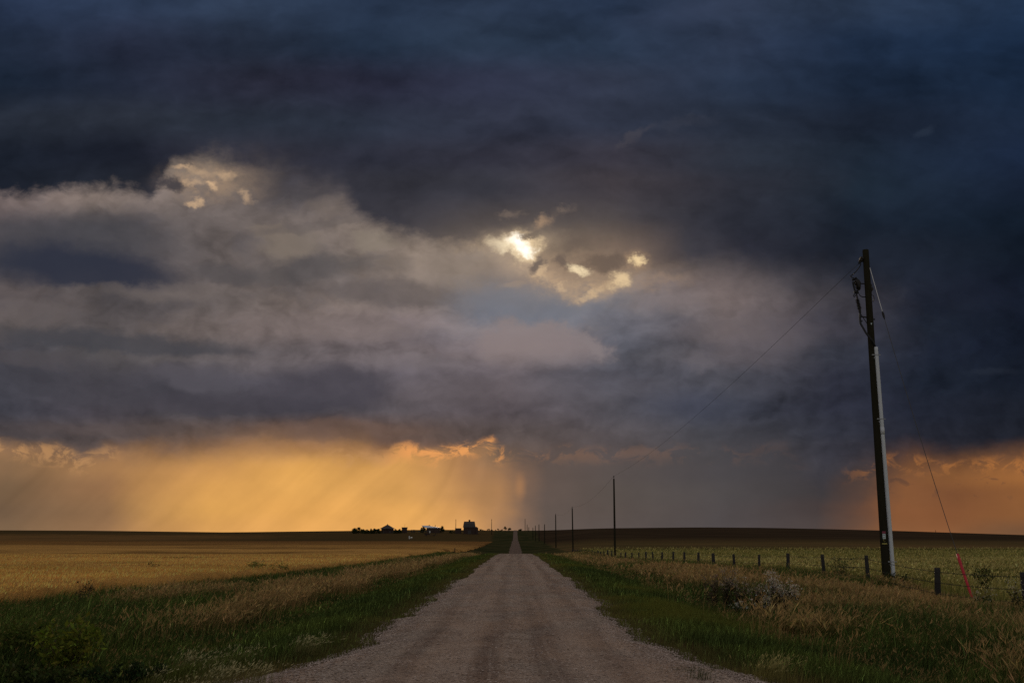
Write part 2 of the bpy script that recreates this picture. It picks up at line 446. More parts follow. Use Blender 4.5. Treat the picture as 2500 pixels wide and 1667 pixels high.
# dark tatters across it
sky = G.mix(blob(1280, 574, 40, 12, inner=0.2, rot=.2, u=Us, v=Vs) * 0.7, sky, lin((92, 82, 78)))
sky = G.mix(blob(1240, 628, 26, 10, inner=0.1, u=Us, v=Vs) * 0.5, sky, lin((150, 130, 112)))
sky = G.mix(blob(1312, 646, 36, 26, inner=0.4, rot=.6, u=Us, v=Vs) * 0.85, sky, lin((104, 92, 86)))
sky = G.mix(blob(1375, 640, 34, 26, inner=0.3, u=Us, v=Vs) * 0.7, sky, lin((96, 84, 78)))
sky = G.mix(blob(1480, 640, 84, 34, inner=0.3, rot=.1, u=Us, v=Vs) * 0.75, sky, lin((98, 84, 75)))
sky = G.mix(blob(1400, 600, 110, 44, inner=0.1, rot=.1, u=Us, v=Vs) * 0.55, sky, lin((88, 78, 73)))

# out of the picture the cloud thins: evening sky overhead and behind
nishita = G.node('ShaderNodeTexSky', sky_type='NISHITA', sun_disc=False)
nishita.sun_elevation = SUN_EL
nishita.sun_rotation = SUN_AZ
nishita.air_density = 1.0
nishita.dust_density = 2.0
AMB_GREY = (0.34, 0.29, 0.24)
cl, _ = G.noise(G.comb(dx * 2.0, dy * 2.0, dz * 3.0), 1.0, 5.0, 0.55)
amb = G.mix(G.sstep(cl, 0.38, 0.62) * 0.75 + 0.2, G.scale(Val(G, nishita.outputs[0]), 0.10), AMB_GREY)
front = G.sstep(dy, 0.10, 0.45) * G.sstep(V0, 1.15, 0.62)
final = G.mix(front, amb, sky)
bg = G.node('ShaderNodeBackground')
G.put(bg.inputs[0], final)
bg.inputs[1].default_value = 1.0
wo = G.node('ShaderNodeOutputWorld')
wt.links.new(bg.outputs[0], wo.inputs[0])

# ------------------------------------------------------------------ sun, veiled by the cloud
sun_d = bpy.data.lights.new('sun', 'SUN')
sun_d.energy = 0.5
sun_d.angle = R(14)
sun_d.color = (1.0, 0.82, 0.58)
sun = bpy.data.objects.new('sun', sun_d)
C.objects.link(sun)
sdir = Vector((math.sin(SUN_AZ) * math.cos(SUN_EL), math.cos(SUN_AZ) * math.cos(SUN_EL), math.sin(SUN_EL)))
sun.rotation_euler = sdir.to_track_quat('Z', 'Y').to_euler()

# ------------------------------------------------------------------ helpers
rng = np.random.default_rng(11)
random.seed(5)
YAW = 8 / 2430.6
cam.rotation_euler = (R(90) + PITCH, 0, YAW)      # the road runs along +y, the camera looks a hair left of it


def uv(px, py):
    """direction of a picture point as (x/y, z/y) of the world"""
    X, Y = (px - 1250) / 2430.6, (833.5 - py) / 2430.6
    y = math.cos(PITCH) - Y * math.sin(PITCH)
    z = math.sin(PITCH) + Y * math.cos(PITCH)
    x, y = X * math.cos(YAW) - y * math.sin(YAW), y * math.cos(YAW) + X * math.sin(YAW)
    return x / y, z / y


def spot(px, py, D):
    u, v = uv(px, py)
    return Vector((u * D, D, EYE + v * D))


def tag(o, label=None, cat=None, group=None, kind=None):
    for k, v in (('label', label), ('category', cat), ('group', group), ('kind', kind)):
        if v:
            o[k] = v
    return o


def empty(name, loc, rz=0.0):
    o = bpy.data.objects.new(name, None)
    C.objects.link(o)
    o.location = loc
    o.rotation_euler = (0, 0, rz)
    o.empty_display_size = 0.3
    return o


def copy_tree(o, parent=None):
    c = o.copy()
    C.objects.link(c)
    c.parent = parent
    for ch in list(o.children):
        copy_tree(ch, c)
    return c


def smooth(x, a, b):
    t = np.clip((np.asarray(x, float) - a) / (b - a), 0, 1)
    return t * t * (3 - 2 * t)


def vnoise(x, y, s, seed=0):
    """cheap smooth value noise, 0..1"""
    x = np.asarray(x, float) / s + seed * 17.31
    y = np.asarray(y, float) / s + seed * 9.73
    xi, yi = np.floor(x), np.floor(y)
    fx, fy = x - xi, y - yi
    fx, fy = fx * fx * (3 - 2 * fx), fy * fy * (3 - 2 * fy)

    def h(i, j):
        v = np.sin(i * 127.1 + j * 311.7 + seed * 74.7) * 43758.5453
        return v - np.floor(v)
    return (h(xi, yi) * (1 - fx) + h(xi + 1, yi) * fx) * (1 - fy) + (h(xi, yi + 1) * (1 - fx) + h(xi + 1, yi + 1) * fx) * fy


def fbm(x, y, s, seed=0):
    return (vnoise(x, y, s, seed) * 4 + vnoise(x, y, s / 2.1, seed + 1) * 2 + vnoise(x, y, s / 4.3, seed + 2)) / 7


# ------------------------------------------------------------------ terrain
def prof(pts):
    a = np.array(pts, float)

    def f(y):
        y = np.asarray(y, float)
        w = 1.5 + np.abs(y) * 0.035
        return sum(np.interp(y + k * w, a[:, 0], a[:, 1]) for k in (-1, -.5, 0, .5, 1)) / 5
    return f


z_road = prof([(-80, 0), (0, 0), (30, -.1), (60, -.3), (95, -.58), (125, -.95), (150, -1.7), (200, -3.5), (260, -4.5), (305, -4.6), (450, -4.5), (560, -4.3), (668, -3.85),
               (715, -4.8), (770, -5.3), (840, -4.6), (1000, -.6), (1180, 3.9), (1240, 4.4), (1400, 3.6), (1800, 0), (3000, -25), (8000, -120)])
z_left = prof([(-80, -.45), (0, -.5), (27, -.6), (83, -1.45), (163, -2.1), (436, -3.5), (620, -3.7), (740, -3.5)])
z_right = prof([(-80, -.7), (27, -.68), (40, -.6), (50, -.65), (64, -.95), (83, -1.2), (127, -2.05), (150, -2.3), (250, -2.3), (400, -2.5)])
SKY = np.array([(-900, 1293), (0, 1294), (250, 1295), (570, 1299), (760, 1296.5), (860, 1295.5), (1000, 1293.5), (1130, 1292), (1230, 1291), (1258, 1291.5), (1300, 1291), (1500, 1289),
                (1700, 1287), (1850, 1288), (2000, 1291), (2160, 1295), (2284, 1299), (2500, 1306), (2900, 1316), (3600, 1325)], float)


def z_sky(u):
    return EYE + (1300 - np.interp(u * 2430.6 + 1258, SKY[:, 0], SKY[:, 1])) / 2430.6 * 1200


def terrain(x, y):
    x, y = np.asarray(x, float), np.asarray(y, float)
    yc = np.maximum(y, 1.0)
    s = z_sky(np.clip(x / np.maximum(yc, 30), -1.2, 1.2))
    over = np.maximum(y - 1200, 0)
    tl, tr = np.clip((y - 740) / 460, 0, 1), np.clip((y - 400) / 800, 0, 1)
    zl = z_left(np.minimum(y, 740)) * (1 - smooth(tl, 0, 1)) + s * smooth(tl, 0, 1) - over * 0.018
    zr = z_right(np.minimum(y, 400)) * (1 - smooth(tr, 0, 1.05)) + s * smooth(tr, 0, 1.05) - over * 0.018
    field = np.where(x < 0, zl, zr)
    wide = 11 + np.maximum(y - 150, 0) * 0.10
    road = z_road(y)
    t = smooth(np.abs(x), 3.2, wide)
    ditch = -0.30 * np.exp(-((np.abs(x) - 5.6) / 1.7) ** 2) * smooth(y, 260, 120)
    lump = (fbm(x, y, 3.1, 3) - .5) * .16 * smooth(np.abs(x), 2.6, 4.5) * smooth(y, 400, 100)
    return road * (1 - t) + field * t + ditch + lump


def tz(x, y): return float(terrain(x, y))


YS = np.concatenate([np.arange(-40, 0, 4.0), np.arange(0, 60, 0.6), np.arange(60, 170, 1.5), np.arange(170, 420, 6), np.arange(420, 1300, 12), np.arange(1300, 1900, 50), np.linspace(1900, 7000, 12)])
XP = np.concatenate([np.arange(0, 18, 0.5), np.arange(18, 60, 3), np.geomspace(60, 6000, 46)])
XS = np.concatenate([-XP[:0:-1], XP])


def mesh_from(name, verts, faces_flat, counts, mats, parent=None, midx=None, col=None, smooth_sh=False, loc=None):
    me = bpy.data.meshes.new(name)
    nv = len(verts)
    me.vertices.add(nv)
    me.vertices.foreach_set('co', np.asarray(verts, np.float32).ravel())
    counts = np.asarray(counts, np.int32)
    me.loops.add(int(counts.sum()))
    me.loops.foreach_set('vertex_index', np.asarray(faces_flat, np.int32).ravel())
    me.polygons.add(len(counts))
    st = np.zeros(len(counts), np.int32)
    st[1:] = np.cumsum(counts)[:-1]
    me.polygons.foreach_set('loop_start', st)
    if midx is not None:
        me.polygons.foreach_set('material_index', np.asarray(midx, np.int32))
    me.polygons.foreach_set('use_smooth', np.full(len(counts), smooth_sh, bool))
    for m in mats:
        me.materials.append(m)
    if col is not None:
        a = me.attributes.new('tint', 'FLOAT_COLOR', 'POINT')
        c = np.ones((nv, 4), np.float32)
        c[:, :3] = col
        a.data.foreach_set('color', c.ravel())
    me.update(calc_edges=True)
    o = bpy.data.objects.new(name, me)
    C.objects.link(o)
    if parent is not None:
        o.parent = parent
    if loc is not None:
        o.location = loc
    return o


def grid_faces(nx, ny):
    i = np.arange(nx - 1)[None, :] + np.arange(ny - 1)[:, None] * nx
    return np.stack([i, i + 1, i + nx + 1, i + nx], -1).reshape(-1, 4)


# ------------------------------------------------------------------ materials
def material(name):
    m = bpy.data.materials.new(name)
    m.use_nodes = True
    m.node_tree.nodes.clear()
    return m, Graph(m.node_tree)


def finish(g, shader):
    o = g.node('ShaderNodeOutputMaterial')
    g.t.links.new(shader, o.inputs[0])


def principled(g, col, rough=0.9, spec=0.2, metal=0.0, bump=None, bump_d=0.02, bump_s=0.5):
    p = g.node('ShaderNodeBsdfPrincipled')
    g.put(p.inputs['Base Color'], col)
    g.put(p.inputs['Roughness'], rough)
    g.put(p.inputs['Specular IOR Level'], spec)
    g.put(p.inputs['Metallic'], metal)
    if bump is not None:
        b = g.node('ShaderNodeBump')
        b.inputs['Strength'].default_value = bump_s
        b.inputs['Distance'].default_value = bump_d
        g.put(b.inputs['Height'], bump)
        g.t.links.new(b.outputs[0], p.inputs['Normal'])
    return p.outputs[0]


def plain(name, col, rough=0.7, spec=0.3, metal=0.0, var=0.25, scale=6.0, stretch=(1, 1, 1)):
    m, g = material(name)
    t = g.node('ShaderNodeTexCoord')
    mp = g.node('ShaderNodeMapping')
    mp.inputs['Scale'].default_value = stretch
    g.t.links.new(t.outputs['Object'], mp.inputs['Vector'])
    f, _ = g.noise(mp.outputs[0], scale, 6, 0.6)
    c = g.scale(col, (f - 0.5) * (var * 2) + 1.0)
    finish(g, principled(g, c, rough, spec, metal, bump=f, bump_d=0.01, bump_s=0.3))
    return m


def grass_mat(name, trans=0.35):
    m, g = material(name)
    a = g.node('ShaderNodeAttribute', attribute_name='tint')
    d = g.node('ShaderNodeBsdfDiffuse')
    t = g.node('ShaderNodeBsdfTranslucent')
    g.t.links.new(a.outputs['Color'], d.inputs[0])
    g.t.links.new(a.outputs['Color'], t.inputs[0])
    x = g.node('ShaderNodeMixShader')
    x.inputs[0].default_value = trans
    g.t.links.new(d.outputs[0], x.inputs[1])
    g.t.links.new(t.outputs[0], x.inputs[2])
    finish(g, x.outputs[0])
    return m


M_GRASS = grass_mat('grass blades')


def ground_material():
    m, g = material('fields and verges')
    p = g.node('ShaderNodeNewGeometry')
    x, y, z = g.sep(p.outputs['Position'])
    pos3 = p.outputs['Position']
    n1, _ = g.noise(pos3, 0.9, 6, .62)
    n2, _ = g.noise(pos3, 0.07, 5, .6)
    n3, _ = g.noise(pos3, 9.0, 5, .65)
    far, _ = g.noise(g.comb(x * 0.012, y * 0.05, 0.0), 1.0, 6, .62)
    thatch = g.mix(g.sstep(n1, .38, .62), (.050, .052, .018), (.095, .070, .034))
    crop = g.mix(g.sstep(n2, .4, .62), (.22, .19, .055), (.12, .13, .038))
    crop = g.mix(g.sstep(n1, .5, .7) * .5, crop, (.34, .29, .125))
    strip = g.mix(g.sstep(far, .4, .6), (.145, .092, .040), (.085, .065, .027))
    soil = g.mix(g.sstep(far, .42, .60), (.040, .027, .017), (.060, .040, .024))
    olive = g.mix(g.sstep(far, .4, .62), (.075, .050, .022), (.115, .074, .030))
    wob = (n2 - .5) * 60.0
    right = g.mix(g.sstep(y + wob * .3, 232, 238), crop, (.022, .026, .010))
    right = g.mix(g.sstep(y + wob * .3, 250, 258), right, strip)
    right = g.mix(g.sstep(y + wob * 2.0, 360, 620), right, soil)
    side = g.sstep(x + (n1 - .5) * 1.5, 13.6, 14.6)
    c = g.mix(side, thatch, right)
    left = g.mix(g.sstep(far, .44, .6) * .5, olive, (.040, .030, .013))
    brown = g.mix(g.sstep(far, .42, .6), (.200, .110, .042), (.145, .083, .033))
    left = g.mix(g.sstep(x + wob * 4.0, -150, -330) * g.sstep(y + wob * 3.0, 1010, 900), left, brown)
    c = g.mix(g.sstep(x + (n1 - .5) * 1.5, -13.0, -14.0), c, left)
    # far from the camera the road reserve is wider, dark with shrubs and rank grass
    wide = 12.0 + g.m('MAXIMUM', y - 180.0, 0.0) * 0.012
    res = g.sstep(g.m('ABSOLUTE', x) + (n2 - .5) * 6.0, wide + 2.0, wide - 2.0) * g.sstep(y, 120, 180)
    c = g.mix(res, c, g.mix(g.sstep(n2, .42, .6), (.030, .034, .014), (.062, .054, .024)))
    c = g.scale(c, (n3 - .5) * .7 + 1.0)
    finish(g, principled(g, c, 1.0, 0.0, bump=n3, bump_d=.05, bump_s=.6))
    return m


gx, gy = np.meshgrid(XS, YS)
gv = np.stack([gx, gy, terrain(gx, gy)], -1).reshape(-1, 3)
gf = grid_faces(len(XS), len(YS))
ground = mesh_from('ground', gv, gf, np.full(len(gf), 4), [ground_material()], smooth_sh=True)
tag(ground, kind='structure')


# ------------------------------------------------------------------ gravel road
def road_l(y):
    y = np.asarray(y, float)
    e = -np.interp(y, [-20, 4, 9, 11, 12.2, 13.4, 15, 18, 25, 60, 130], [5.2, 4.4, 3.8, 3.45, 3.12, 2.75, 2.42, 2.30, 2.26, 2.2, 2.15])
    return e + (fbm(y, y * 0 + 3, 2.4, 5) - .5) * .62 + (vnoise(y, y * 0, .55, 9) - .5) * .28


def road_r(y):
    y = np.asarray(y, float)
    e = np.interp(y, [-20, 4, 9, 11, 12.2, 13.2, 15.2, 18, 25, 60, 130], [4.4, 3.9, 3.2, 2.95, 2.74, 2.5, 2.10, 2.02, 2.1, 2.2, 2.15])
    return e + (fbm(y, y * 0 + 7, 2.2, 6) - .5) * .62 + (vnoise(y, y * 0 + 5, .5, 12) - .5) * .28


def road_material():
    m, g = material('gravel')
    p = g.node('ShaderNodeNewGeometry')
    x, y, z = g.sep(p.outputs['Position'])
    pos3 = p.outputs['Position']
    fine, _ = g.noise(pos3, 42.0, 5, .75)
    grit, _ = g.noise(pos3, 13.0, 5, .7)
    mid, _ = g.noise(pos3, 1.5, 6, .62)
    big, _ = g.noise(pos3, 0.22, 4, .55)
    w, _ = g.noise(g.comb(0.0, y * .06, 0.0), 1.0, 3, .5)
    xw = x + (w - .5) * 1.1
    trk, _ = g.noise(g.comb(xw * 2.3, y * .045, 1.0), 1.0, 5, .6)
    trk2, _ = g.noise(g.comb(xw * 7.5, y * .12, 4.0), 1.0, 5, .62)
    vor = g.node('ShaderNodeTexVoronoi', feature='F1')
    g.put(vor.inputs['Vector'], pos3)
    vor.inputs['Scale'].default_value = 34
    vor.inputs['Randomness'].default_value = 1
    stone = g.sep(Val(g, vor.outputs['Color']))[0]
    c = g.mix(g.sstep(mid, .36, .66), (.400, .288, .222), (.570, .428, .340))
    c = g.mix(g.sstep(trk, .5, .66) * .7, c, (.60, .46, .375))
    c = g.mix(g.sstep(trk, .5, .36) * .6, c, (.235, .158, .125))
    c = g.mix(g.sstep(trk2, .55, .70) * .5, c, (.60, .465, .385))
    c = g.mix(g.sstep(big, .45, .62) * .4, c, (.30, .215, .175))
    hue, _ = g.noise(g.comb(x * .9, y * .35, 12.0), 1.0, 4, .55)
    c = g.mix(g.sstep(hue, .46, .62) * .45, c, (.54, .365, .262))
    c = g.mix(g.sstep(hue, .50, .38) * .35, c, (.42, .36, .305))
    lane = g.m('ABSOLUTE', g.m('ABSOLUTE', xw) - .82)
    c = g.mix(g.sstep(lane, .34, .08) * .38, c, (.56, .43, .35))
    c = g.mix(g.sstep(g.m('ABSOLUTE', lane - .5), .2, .04) * .25, c, (.22, .155, .125))
    # loose pale stones lie thickest towards the edges and in the middle ridge
    off = g.m('ABSOLUTE', x)
    loose = g.m('MAXIMUM', g.sstep(off, 1.3, 2.1), g.sstep(off, .45, .1) * .5)
    c = g.mix(g.sstep(stone, .70, .9) * (loose * .7 + .15), c, (.62, .52, .45))
    c = g.mix(g.sstep(stone, .25, .06) * (loose * .6 + .2), c, (.085, .062, .052))
    c = g.mix(g.sstep(grit, .57, .66) * .75, c, (.105, .070, .054))
    v2 = g.node('ShaderNodeTexVoronoi', feature='F1')
    g.put(v2.inputs['Vector'], pos3)
    v2.inputs['Scale'].default_value = 15
    pit = g.sep(Val(g, v2.outputs['Color']))
    near0 = g.sstep(v2.outputs['Distance'], .42, .25)
    c = g.mix(g.sstep(pit[0], .16, .06) * near0 * .85, c, (.075, .050, .040))
    c = g.mix(g.sstep(pit[1], .90, .96) * near0 * .8, c, (.78, .66, .58))
    c = g.mix(g.sstep(y, 180, 300) * .8, c, (.150, .106, .086))  # distant road painted darker, standing for the rain cloud's shade on the hills
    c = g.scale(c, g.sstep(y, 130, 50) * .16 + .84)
    c = g.scale(c, (fine - .5) * 1.9 + 1.0)
    h = fine * .5 + grit * .8 + g.m('MULTIPLY', vor.outputs['Distance'], -1.2)
    finish(g, principled(g, c, 1.0, 0.0, bump=h, bump_d=.04, bump_s=1.0))
    return m


ys = YS[(YS >= -20) & (YS <= 1300)]
nx = 15
tt = np.linspace(0, 1, nx)
wl, wr = road_l(ys), road_r(ys)
rx = wl[:, None] * (1 - tt) + wr[:, None] * tt
ry = np.repeat(ys[:, None], nx, 1)
edge_d = np.minimum(rx - wl[:, None], wr[:, None] - rx)
ruts = -.02 * np.exp(-((np.abs(rx) - .85) / .28) ** 2)
rz = terrain(rx, ry) + .012 + .055 * smooth(edge_d, 0, .5) + ruts * smooth(ry, 300, 60) + np.maximum(ry - 200, 0) * 0.0003
rz[:, 0] -= .06
rz[:, -1] -= .06
gf = grid_faces(nx, len(ys))
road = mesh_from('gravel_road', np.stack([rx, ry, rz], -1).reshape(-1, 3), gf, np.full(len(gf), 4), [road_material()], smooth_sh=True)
tag(road, kind='structure')


def surf(x, y):
    """ground or road height"""
    x, y = np.asarray(x, float), np.asarray(y, float)
    on = smooth(np.minimum(x - road_l(y), road_r(y) - x), 0, .5)
    return terrain(x, y) + .067 * on


# loose stones
def stones(n, px, py, size, name, label_kind):
    base = np.array([(1, 0, 0), (-1, 0, 0), (0, 1, 0), (0, -1, 0), (0, 0, 1), (0, 0, -.6)], float)
    fc = np.array([(0, 2, 4), (2, 1, 4), (1, 3, 4), (3, 0, 4), (2, 0, 5), (1, 2, 5), (3, 1, 5), (0, 3, 5)])
    n = len(px)
    v = base[None] * (size[:, None, None] * (0.65 + .7 * rng.random((n, 6, 1))))
    v[:, :, 2] *= .65
    a = rng.random(n) * 6.28
    c, s = np.cos(a)[:, None], np.sin(a)[:, None]
    vx, vy = v[:, :, 0] * c - v[:, :, 1] * s, v[:, :, 0] * s + v[:, :, 1] * c
    z0 = surf(px, py) + size * .18
    V = np.stack([vx + px[:, None], vy + py[:, None], v[:, :, 2] + z0[:, None]], -1).reshape(-1, 3)
    F = (fc[None] + (np.arange(n) * 6)[:, None, None]).reshape(-1, 3)
    tone = rng.random(n)[:, None]
    colr = np.array([(.22, .16, .13)]) * (1 - tone) + np.array([(.62, .50, .43)]) * tone
    o = mesh_from(name, V, F, np.full(len(F), 3), [M_STONE], col=np.repeat(colr, 6, 0))
    tag(o, label_kind, 'gravel', kind='stuff')
    return o


M_STONE, g = material('loose stones')
a_ = g.node('ShaderNodeAttribute', attribute_name='tint')
finish(g, principled(g, Val(g, a_.outputs['Color']), 1.0, 0.05))
N = 42000
d = 9.0 / (1 - rng.random(N) * .80) ** .9
side = rng.random(N)
L, Rr = road_l(d), road_r(d)
off = np.abs(rng.normal(0, .38, N))
xx = np.where(side < .42, L + off - .12, np.where(side < .84, Rr - off + .12, L + (Rr - L) * rng.random(N)))
k_ = rng.random(N) < .06
xx = np.where(k_, -3.95 + rng.normal(0, .42, N), xx)
d = np.where(k_, 12.0 + rng.normal(0, .28, N), d)
sz = (.004 + .012 * rng.random(N) ** 2.4) * np.maximum(1, (d / 16) ** .6)
stones(N, xx, d, sz, 'loose_gravel', 'loose pale gravel strewn along both edges of the dirt road')


# ------------------------------------------------------------------ grass
def blades(px, py, h, w, col, lean, lean_a, head=None, headcol=None, z=None, face=None, head_w=.14, spikes=3):
    """numpy blade mesh: every blade is a bent strip, optionally with a seed head. -> verts, faces(flat), counts, cols"""
    n = len(px)
    z = surf(px, py) if z is None else z
    fa = rng.random(n) * np.pi if face is None else face
    ex, ey = np.cos(fa) * w * .5, np.sin(fa) * w * .5
    lx, ly = np.cos(lean_a) * lean * h, np.sin(lean_a) * lean * h
    P = np.empty((n, 5, 3))
    P[:, 0] = np.stack([px - ex, py - ey, z - .02], -1)
    P[:, 1] = np.stack([px + ex, py + ey, z - .02], -1)
    P[:, 2] = np.stack([px + ex * .75 + lx * .35, py + ey * .75 + ly * .35, z + h * .58], -1)
    P[:, 3] = np.stack([px - ex * .75 + lx * .35, py - ey * .75 + ly * .35, z + h * .58], -1)
    hz = h * np.sqrt(np.clip(1 - (lean * .75) ** 2, .2, 1))
    P[:, 4] = np.stack([px + lx, py + ly, z + hz], -1)
    idx = np.arange(n)[:, None] * 5
    F = np.concatenate([(idx + [0, 1, 2, 3]).ravel(), (idx + [3, 2, 4]).ravel()])
    cnt = np.concatenate([np.full(n, 4), np.full(n, 3)])
    V = P.reshape(-1, 3)
    Cc = np.repeat(col, 5, 0)
    if head is not None:
        k = np.nonzero(head > 0)[0]
        hl = head[k]
        tip, mid = P[k, 4], (P[k, 2] + P[k, 3]) / 2
        ax = tip - mid
        ax /= np.linalg.norm(ax, axis=1, keepdims=True) + 1e-9
        for j in range(spikes):
            fb = rng.random(len(k)) * np.pi * 2
            sd = np.stack([np.cos(fb), np.sin(fb), rng.normal(0, .3, len(k))], -1)
            dv = ax + sd * (0 if spikes == 1 else .42)
            sd = np.cross(dv, rng.normal(0, 1, (len(k), 3)))
            sd *= (hl * (head_w if spikes == 1 else head_w * np.clip(py[k] / 38, .45, 1.15)) * .5 / (np.linalg.norm(sd, axis=1) + 1e-9))[:, None]
            ln = hl * (1 if spikes == 1 else .62)
            s0 = tip - ax * (hl * (.45 if spikes == 1 else .75 * rng.random(len(k))))[:, None]
            Q = np.stack([s0, s0 + dv * (ln * .45)[:, None] + sd, s0 + dv * ln[:, None], s0 + dv * (ln * .45)[:, None] - sd], 1)
            b0 = len(V)
            iq = np.arange(len(k))[:, None] * 4 + b0
            V = np.concatenate([V, Q.reshape(-1, 3)])
            F = np.concatenate([F, (iq + [0, 1, 2, 3]).ravel()])
            cnt = np.concatenate([cnt, np.full(len(k), 4)])
            Cc = np.concatenate([Cc, np.repeat(headcol[k] if headcol.ndim == 2 else np.tile(headcol, (len(k), 1)), 4, 0)])
    return V, F, cnt, Cc


def join(parts):
    Vs, Fs, Cs, Ks, b = [], [], [], [], 0
    for V, F, cnt, col in parts:
        Vs.append(V); Fs.append(F + b); Cs.append(cnt); Ks.append(col)
        b += len(V)
    return np.concatenate(Vs), np.concatenate(Fs), np.concatenate(Cs), np.concatenate(Ks)


def scatter(n, d0, d1, x0, x1, power=1.5):
    """points between distances d0..d1 with density ~ d^-power, x0/x1 functions of d; only inside the view wedge"""
    q = rng.random(n)
    e = 1 - power
    d = (d0 ** e + q * (d1 ** e - d0 ** e)) ** (1 / e)
    a, b = x0(d), x1(d)
    wdt = b - a
    keep = rng.random(n) * wdt.max() < wdt
    d, a, wdt = d[keep], a[keep], wdt[keep]
    x = a + wdt * rng.random(len(d))
    ok = np.abs(x) < d * .58 + 1.2
    return x[ok], d[ok]


def vary(base, n, s=.25, hue=.045):
    base = np.asarray(base, float)
    k = np.exp(rng.normal(0, s, (n, 1)))
    return np.clip(base * k * np.exp(rng.normal(0, hue, (n, 3))), .004, .8)


G_DARK, G_MID, G_YEL = np.array((.038, .063, .017)), np.array((.066, .097, .022)), np.array((.135, .142, .028))
TAN, TAN2, PALE = np.array((.40, .265, .112)), np.array((.27, .178, .074)), np.array((.46, .36, .22))


def mixc(a, b, t):
    t = np.asarray(t)[:, None]
    return a * (1 - t) + b * t


def wf(d): return np.maximum(1.0, (d / 13.0) ** .8)


WIND = 0.5
# --- left verge
parts_green, parts_dry = [], []
x, dd = scatter(250000, 8.0, 190.0, lambda d: -14.4 + 0 * d, lambda d: road_l(d) + .1)
n = len(x)
e = road_l(dd) - x                                       # distance from the road edge
nz, nz2 = fbm(x, dd, 4.5, 21), fbm(x, dd, 1.6, 31)
apron = smooth(dd, 13.5, 11.5) * smooth(e, 3.2, 1.2)     # trampled corner close to the camera
dry = np.exp(-((x + 6.9 + (nz - .5) * 1.8) / .58) ** 2) * smooth(dd, 17, 27) * (.30 + .6 * nz2)
dry = np.clip(dry + .5 * smooth(nz, .66, .78) * smooth(e, 2, 4) * smooth(dd, 16, 24), 0, .9)
isdry = rng.random(n) < dry
short = smooth(e, .9, .1)
h = np.where(isdry, .40 + .24 * rng.random(n), (.13 + .10 * rng.random(n)) + smooth(e, 2.6, 6.0) * (.12 + .30 * rng.random(n)) * (.5 + nz))
h = h * (1 - short * .55) * (1 - apron * .72) * (.55 + .9 * fbm(x, dd, .55, 77))
h *= np.where((e > 1.2) & (e < 4.5) & ~isdry, .8, 1)
col = mixc(G_DARK, G_MID, smooth(nz2, .35, .65)) * np.exp(rng.normal(0, .55, (n, 1)))
col = np.where((rng.random(n) < .13)[:, None], col * 2.6 + np.array((.02, .015, .006)), col)
col = mixc(col, np.broadcast_to(G_YEL, (n, 3)), smooth(nz, .52, .7) * smooth(e, 4.6, 1.5) * .7)
col = mixc(col, np.broadcast_to(TAN2 * .7, (n, 3)), np.clip(apron * .75 + short * .35 + .12 * rng.random(n), 0, 1))
col = np.where(isdry[:, None], vary(TAN2, n, .3) * .95, col)
bare = np.exp(-((x + 3.95) / .62) ** 2 - ((dd - 12.0) / .42) ** 2)
keep = rng.random(n) > np.maximum(apron * .55 * (nz2 > .45) + short * .25, bare * 1.15)
head = np.where(isdry, .13 + .07 * rng.random(n), np.where((rng.random(n) < .06) & (e > 2.5), .09, 0)) * np.maximum(1, (dd / 30) ** .35)
hc = np.where(isdry[:, None], vary(TAN, n, .28), vary(TAN, n, .3) * .8)
for k_, lst in ((~isdry & keep, parts_green), (isdry & keep, parts_dry)):
    lst.append(blades(x[k_], dd[k_], h[k_], (np.where(isdry, .0045, .0075) * wf(dd))[k_], col[k_], (.22 + .45 * rng.random(n) ** 1.3)[k_], (rng.normal(WIND, 1.3, n))[k_],
                      head[k_], hc[k_]))

# --- right verge
x, dd = scatter(300000, 8.0, 200.0, lambda d: road_r(d) - .1, lambda d: 14.8 + 0 * d)
n = len(x)
e = x - road_r(dd)
nz, nz2 = fbm(x, dd, 5.0, 41), fbm(x, dd, 1.8, 51)
apron = smooth(dd, 13.0, 11.0) * smooth(e, 1.3, .2)
dry = smooth(x, 5.6, 7.6) * (.66 - .8 * smooth(nz, .46, .62)) * smooth(dd, 16, 30)
dry = np.clip(dry + .25 * smooth(nz2, .62, .72) * smooth(e, 1.5, 3), 0, .9)
for gx_, gy_, ga_, gb_ in ((12.2, 40, 2.2, 5.5), (11.5, 62, 1.8, 9), (8.2, 33, 1.4, 4.5), (10.5, 24, 1.6, 2.5), (9.5, 85, 1.2, 10), (7.6, 50, 1.0, 6)):
    dry = dry * (1 - .85 * np.exp(-((x - gx_ + (nz2 - .5) * 1.5) / ga_) ** 2 - ((dd - gy_) / gb_) ** 2))
dry = np.maximum(dry, .35 * smooth(x, 6.2, 7.2) * smooth(dd, 18, 15) * smooth(nz2, .42, .56) * smooth(dd, 12.5, 14.5))
isdry = rng.random(n) < dry
short = smooth(e, .8, .1)
h = np.where(isdry, (.42 + .30 * rng.random(n)) * (1 - .30 * smooth(x, 9, 13)) * (1 - .18 * smooth(dd, 30, 70)), (.12 + .10 * rng.random(n)) + smooth(e, 2.0, 5.0) * (.15 + .36 * rng.random(n)) * (.5 + nz))
h = h * (1 - short * .5) * (1 - apron * .6) * (.55 + .9 * fbm(x, dd, .55, 78))
col = mixc(G_DARK, G_MID, smooth(nz2, .35, .65)) * np.exp(rng.normal(0, .55, (n, 1)))
col = np.where((rng.random(n) < .13)[:, None], col * 2.6 + np.array((.02, .015, .006)), col)
col = mixc(col, np.broadcast_to(G_YEL * 1.1, (n, 3)), smooth(fbm(x, dd, 3.3, 61), .5, .66) * smooth(e, 4.2, 1.2) * .85)
col = mixc(col, np.broadcast_to(TAN2 * .8, (n, 3)), np.clip(apron * .6 + short * .3 + .14 * rng.random(n), 0, 1))
